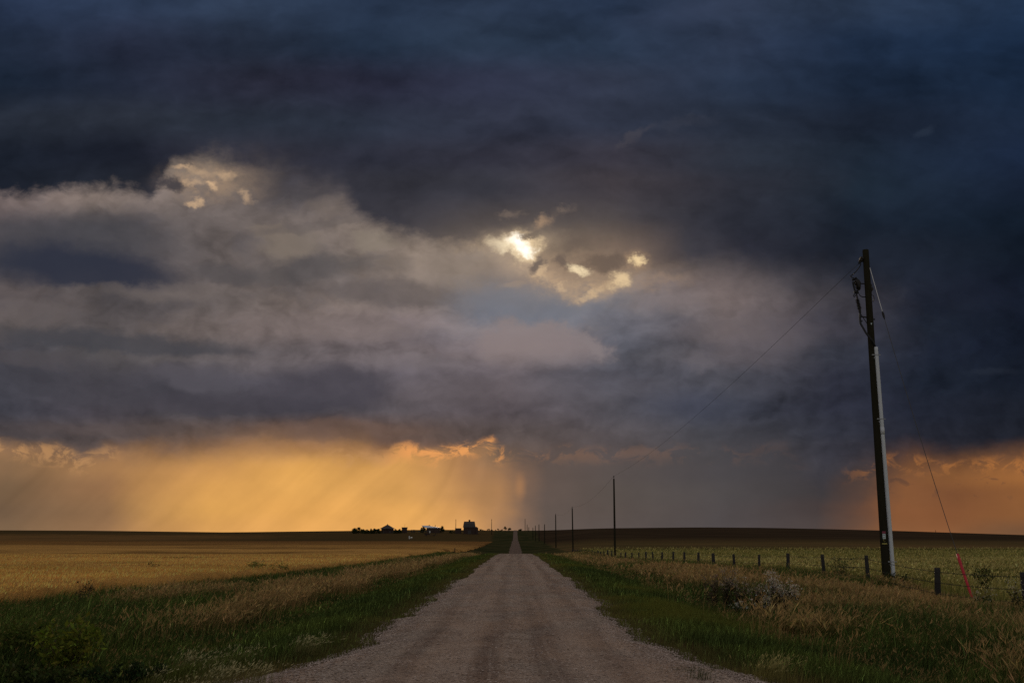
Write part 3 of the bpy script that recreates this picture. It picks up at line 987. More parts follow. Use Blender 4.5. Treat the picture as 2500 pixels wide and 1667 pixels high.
col = np.where(isdry[:, None], vary(TAN2, n, .3) * .95, col)
head = np.where(isdry, .14 + .08 * rng.random(n), np.where((rng.random(n) < .10) & (e > 2.5), .10, 0)) * np.maximum(1, (dd / 30) ** .35)
hc = np.where(isdry[:, None], vary(TAN, n, .28), vary(TAN, n, .3) * .8)
h = h * (1 - .5 * smooth(x, 11.8, 13) * smooth(dd, 26, 29) * smooth(dd, 39, 36))
keep = rng.random(n) > (short * .25 + apron * .4)
for k_, lst in ((~isdry & keep, parts_green), (isdry & keep, parts_dry)):
    lst.append(blades(x[k_], dd[k_], h[k_], (np.where(isdry, .0045, .0075) * wf(dd))[k_], col[k_], (.22 + .45 * rng.random(n) ** 1.3)[k_], (rng.normal(WIND, 1.3, n))[k_],
                      head[k_], hc[k_]))
V, F, cnt, col = join(parts_green)
tag(mesh_from('verge_grass', V, F, cnt, [M_GRASS], col=col), 'dark green rank grass covering both road verges', 'grass', kind='stuff')
V, F, cnt, col = join(parts_dry)
tag(mesh_from('dry_grass', V, F, cnt, [M_GRASS], col=col), 'tall tan seeded grass in bands along the verges', 'grass', kind='stuff')

# --- crop beyond the fence
x, dd = scatter(150000, 24.0, 240.0, lambda d: 14.6 + 0 * d, lambda d: np.maximum(d * .56, 15.0), power=1.9)
n = len(x)
nz, nz2 = fbm(x, dd, 9, 71), fbm(x, dd, 2.2, 81)
h = .42 + .25 * rng.random(n) + .12 * nz
col = mixc(np.broadcast_to(np.array((.12, .135, .034)), (n, 3)), np.broadcast_to(np.array((.34, .285, .085)), (n, 3)), smooth(nz2, .3, .7)) * np.exp(rng.normal(0, .28, (n, 1))) * (.45 + .95 * nz)[:, None]
head = np.where(rng.random(n) < .6, .10 + .06 * rng.random(n), 0) * np.maximum(1, (dd / 35) ** .5)
V, F, cnt, c2 = blades(x, dd, h, .008 * wf(dd), col, .2 + .4 * rng.random(n), rng.normal(WIND, 1.0, n), head, vary((.50, .42, .16), n, .28) * (.5 + .9 * nz2)[:, None], head_w=.18)
tag(mesh_from('green_crop', V, F, cnt, [M_GRASS], col=c2), 'yellow green oat crop with pale heads beyond the fence', 'crop', kind='stuff')

# --- wheat on the left
def wheat_material():
    m, g = material('ripe wheat canopy')
    p = g.node('ShaderNodeNewGeometry')
    x, y, z = g.sep(p.outputs['Position'])
    n1, _ = g.noise(g.comb(x * .5, y * .9, 0.0), 1.0, 7, .66)
    n2, _ = g.noise(g.comb(x * .018, y * .055, 2.0), 1.0, 6, .6)
    n3, _ = g.noise(p.outputs['Position'], 7.0, 6, .72)
    st, _ = g.noise(g.comb(x * .03, y * .16, 6.0), 1.0, 5, .55, dist=.6)
    c = g.mix(g.sstep(n2, .36, .64), (.53, .285, .084), (.76, .418, .122))
    c = g.mix(g.sstep(n1, .52, .34) * .55, c, (.30, .165, .060))
    c = g.mix(g.sstep(st, .60, .68) * .55, c, (.13, .075, .034))
    st2, _ = g.noise(g.comb(x * .010, y * .022, 8.0), 1.0, 5, .6, dist=.5)
    c = g.mix(g.sstep(st2, .49, .57) * g.sstep(y, 70, 160) * .8, c, (.20, .105, .036))
    wx, _ = g.noise(g.comb(x * .05, 0.0, 3.0), 1.0, 4, .5)

    def lodged(cx, cy, rx, ry, k):
        a, b = (x - cx) / rx, (y - cy + (wx - .5) * ry * 5.0 + (x - cx) * .12) / ry
        return g.sstep(a * a + b * b, 1.0, .2) * k
    for args in [(-37.5, 112, 6.5, 3.2, .85), (-93, 190, 12, 9, .8), (-100, 345, 36, 9, .7), (-48, 440, 14, 20, .6), (-120, 520, 90, 12, .5), (-200, 420, 60, 14, .5), (-20, 520, 30, 12, .5)]:
        c = g.mix(lodged(*args), c, (.085, .052, .024))
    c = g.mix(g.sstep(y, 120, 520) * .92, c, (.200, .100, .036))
    c = g.scale(c, (n3 - .5) * 1.2 + 1.0)
    h = n3 + n1 * 1.5
    finish(g, principled(g, c, 1.0, 0.0, bump=h, bump_d=.25, bump_s=.8))
    return m


wys = YS[(YS >= 14) & (YS <= 655)]
wx_ = -np.concatenate([np.arange(14.2, 24, .5), np.arange(24, 60, 2), np.geomspace(60, 900, 30)])[::-1]
a, b = np.meshgrid(wx_, wys)
b = b.copy()
jit = (fbm(b, b * 0, 9, 91) - .5) * 1.2
a = a + jit * smooth(a, -26, -15)
wh = .62 + (fbm(a, b, 2.4, 14) - .5) * .16 + (fbm(a, b, 12, 15) - .5) * .10
wh = wh * smooth(a, -14.0, -15.0) + .02
wh *= smooth(b + (vnoise(a, a * 0, 60, 4) - .5) * 70, 650, 560)
V1 = np.stack([a, b, terrain(a, b) + wh], -1).reshape(-1, 3)
f1 = grid_faces(len(wx_), len(wys))
x, dd = scatter(230000, 20.0, 130.0, lambda d: -np.maximum(d * .56, 15.2), lambda d: -14.3 + 0 * d, power=1.9)
n = len(x)
nz = fbm(x, dd, 3, 16)
h = .66 + .10 * rng.random(n) + (nz - .5) * .16 + (fbm(x, dd * 2.2, 9, 18) - .5) * .40
hcol = vary((.84, .462, .135), n, .33, .05) * (.55 + .9 * fbm(x, dd * 2.5, 14, 19))[:, None]
V2, F2, c2, k2 = blades(x, dd, h, .005 * wf(dd), vary((.62, .35, .11), n, .3, .05), .18 + .3 * rng.random(n), rng.normal(.3, .9, n), (.10 + .05 * rng.random(n)) * np.maximum(1, (dd / 30) ** .45), hcol, head_w=.15, spikes=1)
wheat = mesh_from('wheat', np.concatenate([V1, V2]), np.concatenate([f1.ravel(), F2 + len(V1)]), np.concatenate([np.full(len(f1), 4), c2]), [wheat_material(), M_GRASS],
                  midx=np.concatenate([np.zeros(len(f1)), np.ones(len(c2))]), col=np.concatenate([np.full((len(V1), 3), .3), k2]))
tag(wheat, 'ripe golden wheat field left of the road', 'wheat', kind='stuff')

# ------------------------------------------------------------------ mesh builder
class MB:
    def __init__(s):
        s.v, s.f = [], []

    def add(s, verts, faces):
        b = len(s.v)
        s.v += [tuple(v) for v in verts]
        s.f += [tuple(i + b for i in f) for f in faces]
        return s

    def box(s, c, size, rz=0.0, taper=1.0, taper_y=None):
        hx_, hy_, hz_ = [k / 2 for k in size]
        ty = taper if taper_y is None else taper_y
        vs = []
        for z, tx, t2 in ((-hz_, 1, 1), (hz_, taper, ty)):
            for sx, sy in ((-1, -1), (1, -1), (1, 1), (-1, 1)):
                x, y = sx * hx_ * tx, sy * hy_ * t2
                vs.append((c[0] + x * math.cos(rz) - y * math.sin(rz), c[1] + x * math.sin(rz) + y * math.cos(rz), c[2] + z))
        return s.add(vs, [(0, 3, 2, 1), (4, 5, 6, 7), (0, 1, 5, 4), (1, 2, 6, 5), (2, 3, 7, 6), (3, 0, 4, 7)])

    def tube(s, pts, r, n=8, cap=True):
        pts = [Vector(p) for p in pts]
        rs = r if hasattr(r, '__len__') else [r] * len(pts)
        up = Vector((0.31, 0.22, 0.92))
        vs, fs = [], []
        for i, p in enumerate(pts):
            d = (pts[min(i + 1, len(pts) - 1)] - pts[max(i - 1, 0)]).normalized()
            a = d.cross(Vector((1, 0, 0)) if abs(d.x) < .8 else Vector((0, 1, 0))).normalized()
            b = d.cross(a)
            for k in range(n):
                t = 2 * math.pi * k / n
                vs.append(p + (a * math.cos(t) + b * math.sin(t)) * rs[i])
        for i in range(len(pts) - 1):
            for k in range(n):
                fs.append((i * n + k, i * n + (k + 1) % n, (i + 1) * n + (k + 1) % n, (i + 1) * n + k))
        if cap:
            fs.append(tuple(range(n))[::-1])
            fs.append(tuple((len(pts) - 1) * n + k for k in range(n)))
        return s.add(vs, fs)

    def build(s, name, mat, parent=None, sm=False, loc=None):
        me = bpy.data.meshes.new(name)
        me.from_pydata(s.v, [], s.f)
        bm = bmesh.new()
        bm.from_mesh(me)
        bmesh.ops.recalc_face_normals(bm, faces=bm.faces)
        bm.to_mesh(me)
        bm.free()
        me.materials.append(mat)
        if sm:
            me.polygons.foreach_set('use_smooth', [True] * len(me.polygons))
        o = bpy.data.objects.new(name, me)
        C.objects.link(o)
        if parent is not None:
            o.parent = parent
        if loc is not None:
            o.location = loc
        return o


# ------------------------------------------------------------------ object materials
M_POLE = plain('creosoted wood', (.030, .027, .018), 1.0, .0, var=.45, scale=5, stretch=(6, 6, .5))
M_POST = plain('weathered post wood', (.048, .044, .042), .95, .05, var=.5, scale=7, stretch=(5, 5, .6))
M_PVC = plain('grey white plastic pipe', (.64, .67, .72), .45, .4, var=.10, scale=2, stretch=(1, 1, .4))
M_STEEL = plain('galvanised steel', (.40, .41, .43), .6, .3, metal=.0, var=.2, scale=14)
M_BLACK = plain('black rubber cable', (.018, .018, .020), .6, .3, var=.2)
M_IRON = plain('dark hardware', (.028, .027, .027), .8, .15, var=.3)
M_GLAZE = plain('brown porcelain', (.026, .022, .021), .5, .25, var=.15)
M_WIRE = plain('dull wire', (.10, .096, .092), 1.0, .0, var=.1)
M_GRIP = plain('pale fibreglass rod', (.62, .62, .62), .5, .3, var=.08)
M_RED = plain('red plastic guard', (.55, .022, .035), .42, .4, var=.12, scale=3)
M_TAGW = plain('pale number plate', (.62, .70, .72), .5, .3, var=.2, scale=40)
M_TAGR = plain('faded red sticker', (.30, .06, .10), .6, .3, var=.25, scale=40)
M_TAGY = plain('yellow tag', (.60, .52, .14), .5, .3, var=.2, scale=40)
M_BARN = plain('dark barn boards', (.060, .040, .034), .9, .1, var=.4, scale=.7, stretch=(4, 4, .3))
M_ROOFD = plain('weathered shingles', (.075, .066, .064), .9, .1, var=.35, scale=.8)
M_ROOFW = plain('pale metal roofing', (.70, .72, .76), .35, .5, metal=.2, var=.08, scale=.5)
M_WALLG = plain('grey siding', (.13, .12, .115), .85, .1, var=.25, scale=.7)
M_WHITE = plain('white paint', (.80, .80, .78), .5, .3, var=.06)
M_GLASS = plain('dark window', (.02, .022, .026), .15, .5, var=.1)
M_BARK = plain('bark', (.060, .048, .036), .95, .05, var=.4, scale=4, stretch=(2, 2, .4))
M_LEAF = grass_mat('leaves', .3)

# ------------------------------------------------------------------ utility poles
POLE_X = 14.9


def pole_d(px, x=POLE_X):
    return x / uv(px, 1300)[0]


D1 = pole_d(2157)
ptop = spot(2113, 610, D1)
HP1 = ptop.z - tz(POLE_X, D1)
px0 = POLE_X
zb = tz(px0, D1)
pole = empty('utility_pole', (px0, D1, zb))
tag(pole, 'near wooden utility pole with white conduit pipe and fuse gear', 'utility pole', 'utility poles along the right side of the road')
lx = ptop.x - px0                                   # it leans a touch
HP = HP1


def on_pole(t):                                     # point of the pole axis, local, at height t
    return Vector((lx * t / HP, 0, t))


MB().tube([on_pole(-.6), on_pole(0), on_pole(HP * .35), on_pole(HP * .7), on_pole(HP - .03), on_pole(HP)], [.172, .170, .158, .143, .128, .118], 18).build('shaft', M_POLE, pole, True)


def L1(px, py, dy=0.0):                             # picture point on the pole's plane -> pole local
    p = spot(px, py, D1 + dy)
    return p - Vector((px0, D1, zb))


# conduit with couplings, three pipe bands
pt, pb = L1(2136, 848), Vector((.245, -.10, .12))
pt.y = -.10
axis = lambda t: pb.lerp(pt, t)
cond = MB().tube([axis(0), axis(.02), axis(.985), axis(1)], [.080, .082, .082, .078], 16)
cond.tube([axis(.625), axis(.655)], .092, 16)
cond = cond.build('riser_pipe', M_PVC, pole, True)
tag(cond, 'white plastic conduit running up the pole')
for t, s in ((.10, 0), (.63 + .06, .02), (.965, .02)):
    c0 = axis(t)
    m = MB()
    m.tube([c0 + Vector((0, 0, -.022)), c0 + Vector((0, 0, .022))], .093, 16)
    m.box(c0 + Vector((-.15, -.06, 0)), (.10, .03, .035)).box(c0 + Vector((.12, -.03, 0)), (.09, .03, .03))
    m.box(c0 + Vector((-.11, -.05, -.12)), (.03, .03, .05))
    m.build('pipe_band', M_STEEL, pole)
# plates and stickers on the pole's face
for nm, mt, py, w, h in (('warning_sticker', M_TAGR, 1299, .13, .085), ('number_plate', M_TAGW, 1308.5, .11, .20), ('tag', M_TAGY, 1326.5, .20, .035)):
    c0 = L1(2148, py)
    m = MB()
    r = .168
    cx = on_pole(c0.z)
    a0 = -math.pi / 2 - .32
    n = 6
    vs = []
    for rr in (r, r + .006):
        for k in range(n + 1):
            a = a0 + (k / n - .5) * w / r
            for z in (-h / 2, h / 2):
                vs.append((cx.x + rr * math.cos(a), cx.y + rr * math.sin(a), c0.z + z))
    q = (n + 1) * 2
    fs = []
    for k in range(n):
        b_ = k * 2
        fs += [(q + b_, q + b_ + 2, q + b_ + 3, q + b_ + 1), (b_, b_ + 1, b_ + 3, b_ + 2), (b_ + 1, q + b_ + 1, q + b_ + 3, b_ + 3), (b_, b_ + 2, q + b_ + 2, q + b_)]
    fs += [(0, q, q + 1, 1), (2 * n, 2 * n + 1, q + 2 * n + 1, q + 2 * n)]
    m.add(vs, fs)
    pl = m.build(nm, mt, pole)
    if nm == 'number_plate':                        # two dark marks on the plate
        for dz in (-.045, .045):
            a = a0
            c1 = Vector((cx.x + (r + .007) * math.cos(a), cx.y + (r + .007) * math.sin(a), c0.z + dz))
            MB().box(c1, (.05, .006, .022), rz=a + math.pi / 2).build('plate_mark', M_IRON, pl)
# outlined tag
c0 = L1(2148, 1318)
ring = [Vector((on_pole(c0.z).x - .055 + .032 * math.cos(t), -.170, c0.z + .055 * math.sin(t))) for t in np.linspace(.5, 5.6, 12)]
MB().tube(ring, .005, 5).build('stencil_mark', M_TAGY, pole)
# fuse cutout on its bracket, jumper, arrester, terminator and cable bend
MB().tube([L1(2119, 692.5), L1(2097, 692.5)], .026, 8).build('cutout_bracket', M_IRON, pole)
co = MB().tube([L1(2088, 684), L1(2095, 691), L1(2096, 700), L1(2097, 706)], [.085, .12, .095, .07], 10).build('fuse_cutout', M_GLAZE, pole, True)
sk = MB()
for i in range(7):
    t = i / 6
    p = L1(2089 + 6 * t, 689 + 19 * t)
    q = L1(2089 + 6 * (t + .07), 689 + 19 * (t + .07))
    sk.tube([p, q], [.105, .06], 12)
sk.build('porcelain_skirt', M_GLAZE, co)
MB().tube([L1(2083, 688), L1(2083.5, 696), L1(2086, 706), L1(2089, 713)], [.05, .038, .036, .04], 8).build('fuse_tube', M_IRON, co, True)
MB().tube([L1(2081, 684), L1(2090, 679), L1(2096, 685), L1(2099, 692)], .05, 8).build('arc_hood', M_IRON, co, True)
MB().tube([L1(2107, 629), L1(2104, 637)], [.075, .07], 10).tube([L1(2103, 634), L1(2101.5, 638)], .09, 10).tube([L1(2105.5, 629), L1(2103.5, 634)], .10, 10).build('dead_end_insulator', M_GLAZE, pole, True)
MB().tube([L1(2099, 640), L1(2096.5, 644)], [.055, .03], 8).build('wire_clamp', M_IRON, pole)
MB().tube([L1(2098, 641), L1(2101, 641), L1(2101.5, 646), L1(2098, 652), L1(2089, 664), L1(2077, 674), L1(2076, 676), L1(2083, 678), L1(2088, 684)], .022, 7).build('jumper_wire', M_BLACK, pole, True)
MB().tube([L1(2086, 711), L1(2091, 714), L1(2095, 713)], .07, 8).tube([L1(2090, 714), L1(2083, 722), L1(2085, 725), L1(2092, 718), L1(2095, 714), L1(2100, 722), L1(2106, 725), L1(2119, 725)], .022, 7).build('ground_lead', M_BLACK, pole, True)
tm = MB().tube([L1(2091.5, 718), L1(2093.5, 732), L1(2098, 752), L1(2100, 764)], [.02, .05, .06, .045], 10)
for i in range(7):
    t = i / 6
    p = L1(2093.2 + 5.0 * t, 732 + 21 * t)
    q = L1(2093.2 + 5.0 * (t + .06), 732 + 21 * (t + .06))
    tm.tube([p, q], [.10, .055], 10)
tm.build('cable_terminator', M_GLAZE, pole)
cb = [L1(2100, 762), L1(2099.5, 775), L1(2101, 790), L1(2104.5, 803), L1(2110, 815), L1(2117, 826), L1(2124, 834), L1(2131, 842), L1(2135, 849)]
for i, q in enumerate(cb):
    q.y = -.26 * min(1, i / 5) if i > 2 else 0
cb[-1].y = -.10
cb[-2].y = -.16
MB().tube(cb, .042, 10).build('cable', M_BLACK, pole, True)
MB().tube([L1(2101, 773), L1(2124, 775.5)], .03, 8).tube([L1(2101, 766), L1(2119, 793)], .016, 6).box(L1(2103, 784), (.08, .06, .05)).build('standoff_bracket', M_IRON, pole)
m = MB()
m.tube([L1(2125, 694), L1(2125.5, 700)], .07, 8).tube([L1(2127, 702), L1(2129, 708)], .075, 8).tube([L1(2126, 710), L1(2128.5, 706)], .06, 8)
m.tube([L1(2127.5, 712), L1(2128, 720), L1(2133, 722), L1(2134, 729), L1(2132.5, 736), L1(2129, 735)], .016, 6)
m.build('arrester', M_GLAZE, pole)
MB().tube([L1(2130, 779.5), L1(2136, 779.5)], .03, 8).build('through_bolt', M_IRON, pole)
p = L1(2125.5, 792)
MB().box((on_pole(p.z).x - .01, -.148, p.z), (.035, .02, .07)).build('pole_tag', M_TAGW, pole)

# the other poles of the line
far = [(1500.5, 1168), (1398.5, 1240), (1357, 1256), (1329.5, 1280), (1316, 1280), (1307, 1283), (1301, 1288), (1291, 1289), (1287, 1280), (1282, 1266)]
ORD = ['second', 'third', 'fourth', 'fifth', 'sixth', 'seventh', 'eighth', 'ninth', 'tenth', 'eleventh']
proto = empty('utility_pole', (0, 0, 0))
MB().tube([(0, 0, -.8), (0, 0, 0), (0, 0, 5), (0, 0, 9.97), (0, 0, 10)], [.165, .16, .145, .115, .10], 12).build('shaft', M_POLE, proto, True)
MB().tube([(0, 0, 10), (0, 0, 10.16)], .022, 6).tube([(0, 0, 10.12), (0, 0, 10.2), (0, 0, 10.24), (0, 0, 10.34), (0, 0, 10.37)], [.05, .085, .055, .07, .03], 10).build('insulator', M_GLAZE, proto, True)
POLES = [(pole.location + L1(2106, 632))]
first = True
for i, (px, py) in enumerate(far):
    D = pole_d(px)
    o = proto if first else copy_tree(proto)
    first = False
    z = tz(POLE_X, D)
    top = spot(px, py, D).z
    o.location = (POLE_X, D, z)
    s = max((top - z) / 10.0, .5)
    o.scale = (1.0 + .2 * i, 1.0 + .2 * i, s)
    o.rotation_euler = (0, R([-.2, .45, .1, -.1, .2, 0, 0, .1, 0, 0][i]) * -1, 0)
    tail = ['the tallest of the bare poles right of the road', 'a bare pole leaning slightly left', 'a bare pole with tan field behind it',
            'counted from the one with the white pipe', 'counted from the one with the white pipe', 'counted from the one with the white pipe', 'counted from the one with the white pipe',
            'counted from the one with the white pipe', 'counted from the one with the white pipe', 'last one at the hill crest'][i]
    tag(o, '%s utility pole of the line, %s' % (ORD[i], tail), 'utility pole', 'utility poles along the right side of the road')
    POLES.append(Vector((POLE_X, D, z + 10.3 * s)))
# line wires
for i in range(3):
    a, b = POLES[i], POLES[i + 1]
    sag = [1.0, 1.3, 1.3][i]
    pts = [a.lerp(b, t) - Vector((0, 0, sag * 4 * t * (1 - t))) for t in np.linspace(0, 1, 28)]
    if i == 0:
        pts[0] = pole.location + L1(2098, 642)
    o = MB().tube(pts, [.007 + .003 * min(1, (p.y / 130)) for p in pts], 6).build('power_line', M_WIRE)
    tag(o, ['dark power line sagging from the near pole to the second pole', 'power line between the second and third pole', 'power line between the third and fourth pole'][i], 'power line', 'power lines')

# guy wire with its rod and red guard
ga = pole.location + L1(2121, 656)
ga.y -= .14
ANX, AND = POLE_X + .05, D1 - 8.3
vA = uv(2379, 1460)
gb = Vector((vA[0] * AND, AND, EYE + vA[1] * AND))
gb.z = tz(gb.x, gb.y) - .05


def guy(t):
    p = ga.lerp(gb, t)
    return p - Vector((0, 0, .38 * 4 * t * (1 - t)))


def nearest_t(px, py):
    return min(np.linspace(0, 1, 400), key=lambda t: abs((guy(t).z - EYE) / guy(t).y - uv(px, py)[1]))


t1, t2, tg = nearest_t(2153, 764), nearest_t(2156, 772), nearest_t(2343, 1353)
guy_o = empty('guy_wire', gb)
tag(guy_o, 'guy wire from the near pole down to a red plastic guard', 'guy wire')
off = -gb
MB().tube([guy(t) + off for t in np.linspace(t2, 1, 30)], .011, 6).build('cable', M_WIRE, guy_o, True)
MB().tube([guy(t) + off for t in np.linspace(0.0, t1, 8)], .015, 8).build('insulator_rod', M_GRIP, guy_o, True)
MB().tube([guy(t1 - .004) + off, guy(t1 + .003) + off, guy(t2) + off, guy(t2 + .01) + off], [.03, .05, .045, .02], 8).build('rod_clevis', M_IRON, guy_o)
gp = [guy(t) + off for t in np.linspace(tg, .985, 8)]
gr = MB().tube(gp, [.052, .05, .047, .045, .043, .042, .040, .038], 12).build('guard', M_RED, guy_o, True)
tag(gr, 'bright red plastic guy guard leaning right')

# ------------------------------------------------------------------ fence
FX = 14.1
fence = empty('barbed_wire_fence', (FX, 30, tz(FX, 30)))
tag(fence, 'weathered wooden post and barbed wire fence along the right field', 'fence')
FB = Vector((FX, 30, tz(FX, 30)))
posts = [(2492, 1396), (2277, 1385), (2113, 1355), (2007, 1353), (1919, 1350), (1849, 1353), (1790, 1352), (1740, 1350), (1702, 1348), (1669, 1347), (1641, 1346), (1614, 1347), (1593, 1346.5),
         (1576, 1346), (1558, 1348), (1541, 1348.5), (1526, 1347.5), (1514, 1348), (1492, 1343.5), (1483, 1342), (1474, 1345), (1466, 1346), (1459, 1344), (1451, 1345), (1445, 1342), (1436, 1344),
         (1426, 1342), (1418, 1342), (1410, 1341), (1403, 1341), (1397, 1340)]
TOPS = []
base_me = None
# two more posts toward the camera, out of frame at the right
allp = [(None, 18.2, 0.62), (None, 22.9, 0.56)] + [(px, FX / uv(px, 1300)[0], None) for px, py in posts]
for i, (px, D, zt) in enumerate(allp):
    if zt is None:
        zt = EYE + uv(px, posts[i - 2][1])[1] * D
    zg = tz(FX, D)
    h = max(zt - zg, .55)
    rad = (.11 if i == 2 else .068 if i % 3 else .084) * (.85 + .3 * random.random()) * (1 + D / 300)
    lean = Vector((random.uniform(-.05, .05), random.uniform(-.04, .04), 0)) * h
    m = MB().tube([(0, 0, -.3), (lean.x * .4, lean.y * .4, h * .4), (lean.x * .97, lean.y * .97, h - .03), (lean.x, lean.y, h)], [rad * 1.05, rad, rad * .95, rad * .82], 10)
    o = m.build('post', M_POST, fence, True, loc=Vector((FX, D, zg)) - FB)
    TOPS.append((D, zg, h, lean))
for k, drop in enumerate((.13, .48, .82)):
    m = MB()
    pts = []
    for i, (D, zg, h, lean) in enumerate(TOPS):
        p = Vector((FX - .09, D, zg + max(h - drop, .12))) - FB
        if pts:
            q = pts[-1]
            for t in (.33, .66):
                pts.append(q.lerp(p, t) - Vector((0, 0, .03)))
        pts.append(p)
    m.tube(pts, [.0045 + .00007 * (p.y + 30) for p in pts], 5)
    if k < 2:                                        # barbs on the strands close by
        for i in range(0, 150):
            t = i * .17 / 5
            y = -11 + i * .17
            j = max(0, min(len(pts) - 2, next((n_ for n_ in range(len(pts) - 1) if pts[n_ + 1].y > y), len(pts) - 2)))
            q0, q1 = pts[j], pts[j + 1]
            f_ = (y - q0.y) / max(q1.y - q0.y, 1e-6)
            c0 = q0.lerp(q1, max(0, min(1, f_)))
            m.tube([c0 + Vector((0, -.012, -.032)), c0 + Vector((0, .012, .032))], .004, 4).tube([c0 + Vector((-.028, .01, .015)), c0 + Vector((.028, -.01, -.015))], .004, 4)
    m.build('wire_strand', M_IRON, fence)
# lone stake at the wheat edge on the left
ps = spot(1110.5, 1337, 240)
zg = tz(ps.x, 240)
o = MB().tube([(0, 0, -.2), (0, 0, max(ps.z - zg, 1.0)), (0, 0, max(ps.z - zg, 1.0) + .03)], [.11, .10, .08], 8).build('fence_post', M_POST, None, True, loc=(ps.x, 240, zg))
tag(o, 'lone dark stake at the edge of the wheat left of the road', 'post')
D = 1150
ps = spot(2284, 1293.5, D)
o = MB().tube([(0, 0, -1), (0, 0, ps.z - tz(ps.x, D)), (0, 0, ps.z - tz(ps.x, D) + .1)], [.28, .22, .12], 8).build('distant_mast', M_POLE, None, loc=(ps.x, D, tz(ps.x, D)))
tag(o, 'tiny thin mast on the right hand skyline under the orange sky', 'mast')


# ------------------------------------------------------------------ trees and bushes
def leafy(name, centres, radii, n, size, col, parent=None, flat=.75, loc=None, seed=0, var=.35):
    """crown of leaf sized faces gathered in clumps"""
    r_ = np.random.default_rng(seed)
    centres, radii = np.array(centres, float), np.array(radii, float)
    wgt = radii ** 2.2
    k = r_.choice(len(centres), n, p=wgt / wgt.sum())
    d = r_.normal(0, 1, (n, 3))
    d /= np.linalg.norm(d, axis=1, keepdims=True)
    rad = radii[k] * (r_.random(n) ** .45) * (1 + .22 * r_.normal(0, 1, n))
    p = centres[k] + d * rad[:, None] * np.array([1, 1, flat])
    a = r_.normal(0, 1, (n, 3)); a /= np.linalg.norm(a, axis=1, keepdims=True)
    b = np.cross(a, r_.normal(0, 1, (n, 3))); b /= np.linalg.norm(b, axis=1, keepdims=True)
    s = (size * (.6 + .8 * r_.random(n)))[:, None]
    Q = np.stack([p - a * s, p + b * s * .45, p + a * s, p - b * s * .45], 1).reshape(-1, 3)
    col = np.asarray(col) * np.exp(r_.normal(0, var, (n, 1))) * np.exp(r_.normal(0, .1, (n, 3)))
    return mesh_from(name, Q, np.arange(n * 4), np.full(n, 4), [M_LEAF], parent=parent, col=np.repeat(np.clip(col, .003, .7), 4, 0), loc=loc)


def tree(name, px0_, px1_, ptop_, pbase, D, label, cat, group, col=(.045, .055, .022), n=420, bare=.12, seed=0, clumps=9, wide=None):
    """tree or bush spanning picture columns px0..px1, on the ground at distance D"""
    a, b = spot(px0_, pbase, D), spot(px1_, pbase, D)
    top = spot((px0_ + px1_) / 2, ptop_, D).z
    cx = (a.x + b.x) / 2
    zg = tz(cx, D)
    w, H = abs(b.x - a.x), max(top - zg, 1.2)
    o = empty(name, (cx, D, zg))
    tag(o, label, cat, group)
    rr = random.Random(seed + 31)
    tr = MB()
    tr.tube([(0, 0, -.4), (0, 0, H * .3), (w * .03, 0, H * .62)], [.05 * H ** .8 + .05, .04 * H ** .8 + .04, .05], 7)
    cs, rs = [], []
    for i in range(clumps):
        t = i / max(clumps - 1, 1)
        x = (rr.random() - .5) * w * .72
        y = (rr.random() - .5) * w * .55
        prof_ = 1 - (abs(x) / (w * .5)) ** 2 * .55
        z = H * (bare + (.78 - bare) * rr.random()) * prof_ + H * .04
        cs.append((x, y, z))
        rs.append(min(w * .24, H * .27) * (.7 + .6 * rr.random()))
        tr.tube([(0, 0, H * (.15 + .3 * rr.random())), (x * .5, y * .5, z * .72), (x * .95, y * .95, z)], [.06, .045, .02], 5)
    cs.append((0, 0, H * .80)); rs.append(min(w * .22, H * .2))
    tr.build('trunk', M_BARK, o)
    leafy('crown', cs, rs, n, max(.42, min(w, H) * .10), col, o, .9, seed=seed)
    return o


FD = 1000
tree('round_tree', 858, 892, 1286.0, 1298, FD, 'big dark round tree at the left end of the farmstead', 'tree', None, n=1500, seed=1, clumps=22, bare=.03)
for i, (a, b, t, lab) in enumerate([(888, 902, 1290.5, 'low dark bush just right of the big round tree'), (899, 912, 1289, 'low bush midway between round tree and peaked roof'),
                                    (908, 919, 1289.2, 'spiky dark bush left of the peaked roof building'), (917, 930, 1289.8, 'dark bush touching the left eave of the peaked roof'),
                                    (960, 971, 1290, 'dark bush touching the right eave of the peaked roof'), (970, 981, 1290.2, 'thin bush between peaked roof and flat topped granary')]):
    tree('bush', a, b, t, 1298, FD - 12, lab, 'bush', 'bushes around the farm', n=700, seed=10 + i, clumps=11, bare=.03)
tree('farm_tree', 1026, 1039, 1284, 1296, FD - 4, 'small windblown tree at the left end of the white roofed house', 'tree', 'farmyard trees', n=600, seed=21, clumps=9, bare=.05)
tree('farm_tree', 1074, 1086, 1281.2, 1296, FD + 14, 'pointed dark tree rising behind the right wing of the farmhouse', 'tree', 'farmyard trees', n=700, seed=22, clumps=10, bare=.05)
tree('roadside_tree', 1229, 1237, 1282.8, 1292, 1175, 'taller of two small trees on the crest left of the road', 'tree', 'small trees on the road crest', n=260, seed=23, clumps=6, bare=.4)
tree('roadside_tree', 1239, 1250, 1287, 1293, 1170, 'lower broader of two small trees on the crest beside the road', 'tree', 'small trees on the road crest', n=280, seed=24, clumps=6, bare=.3)
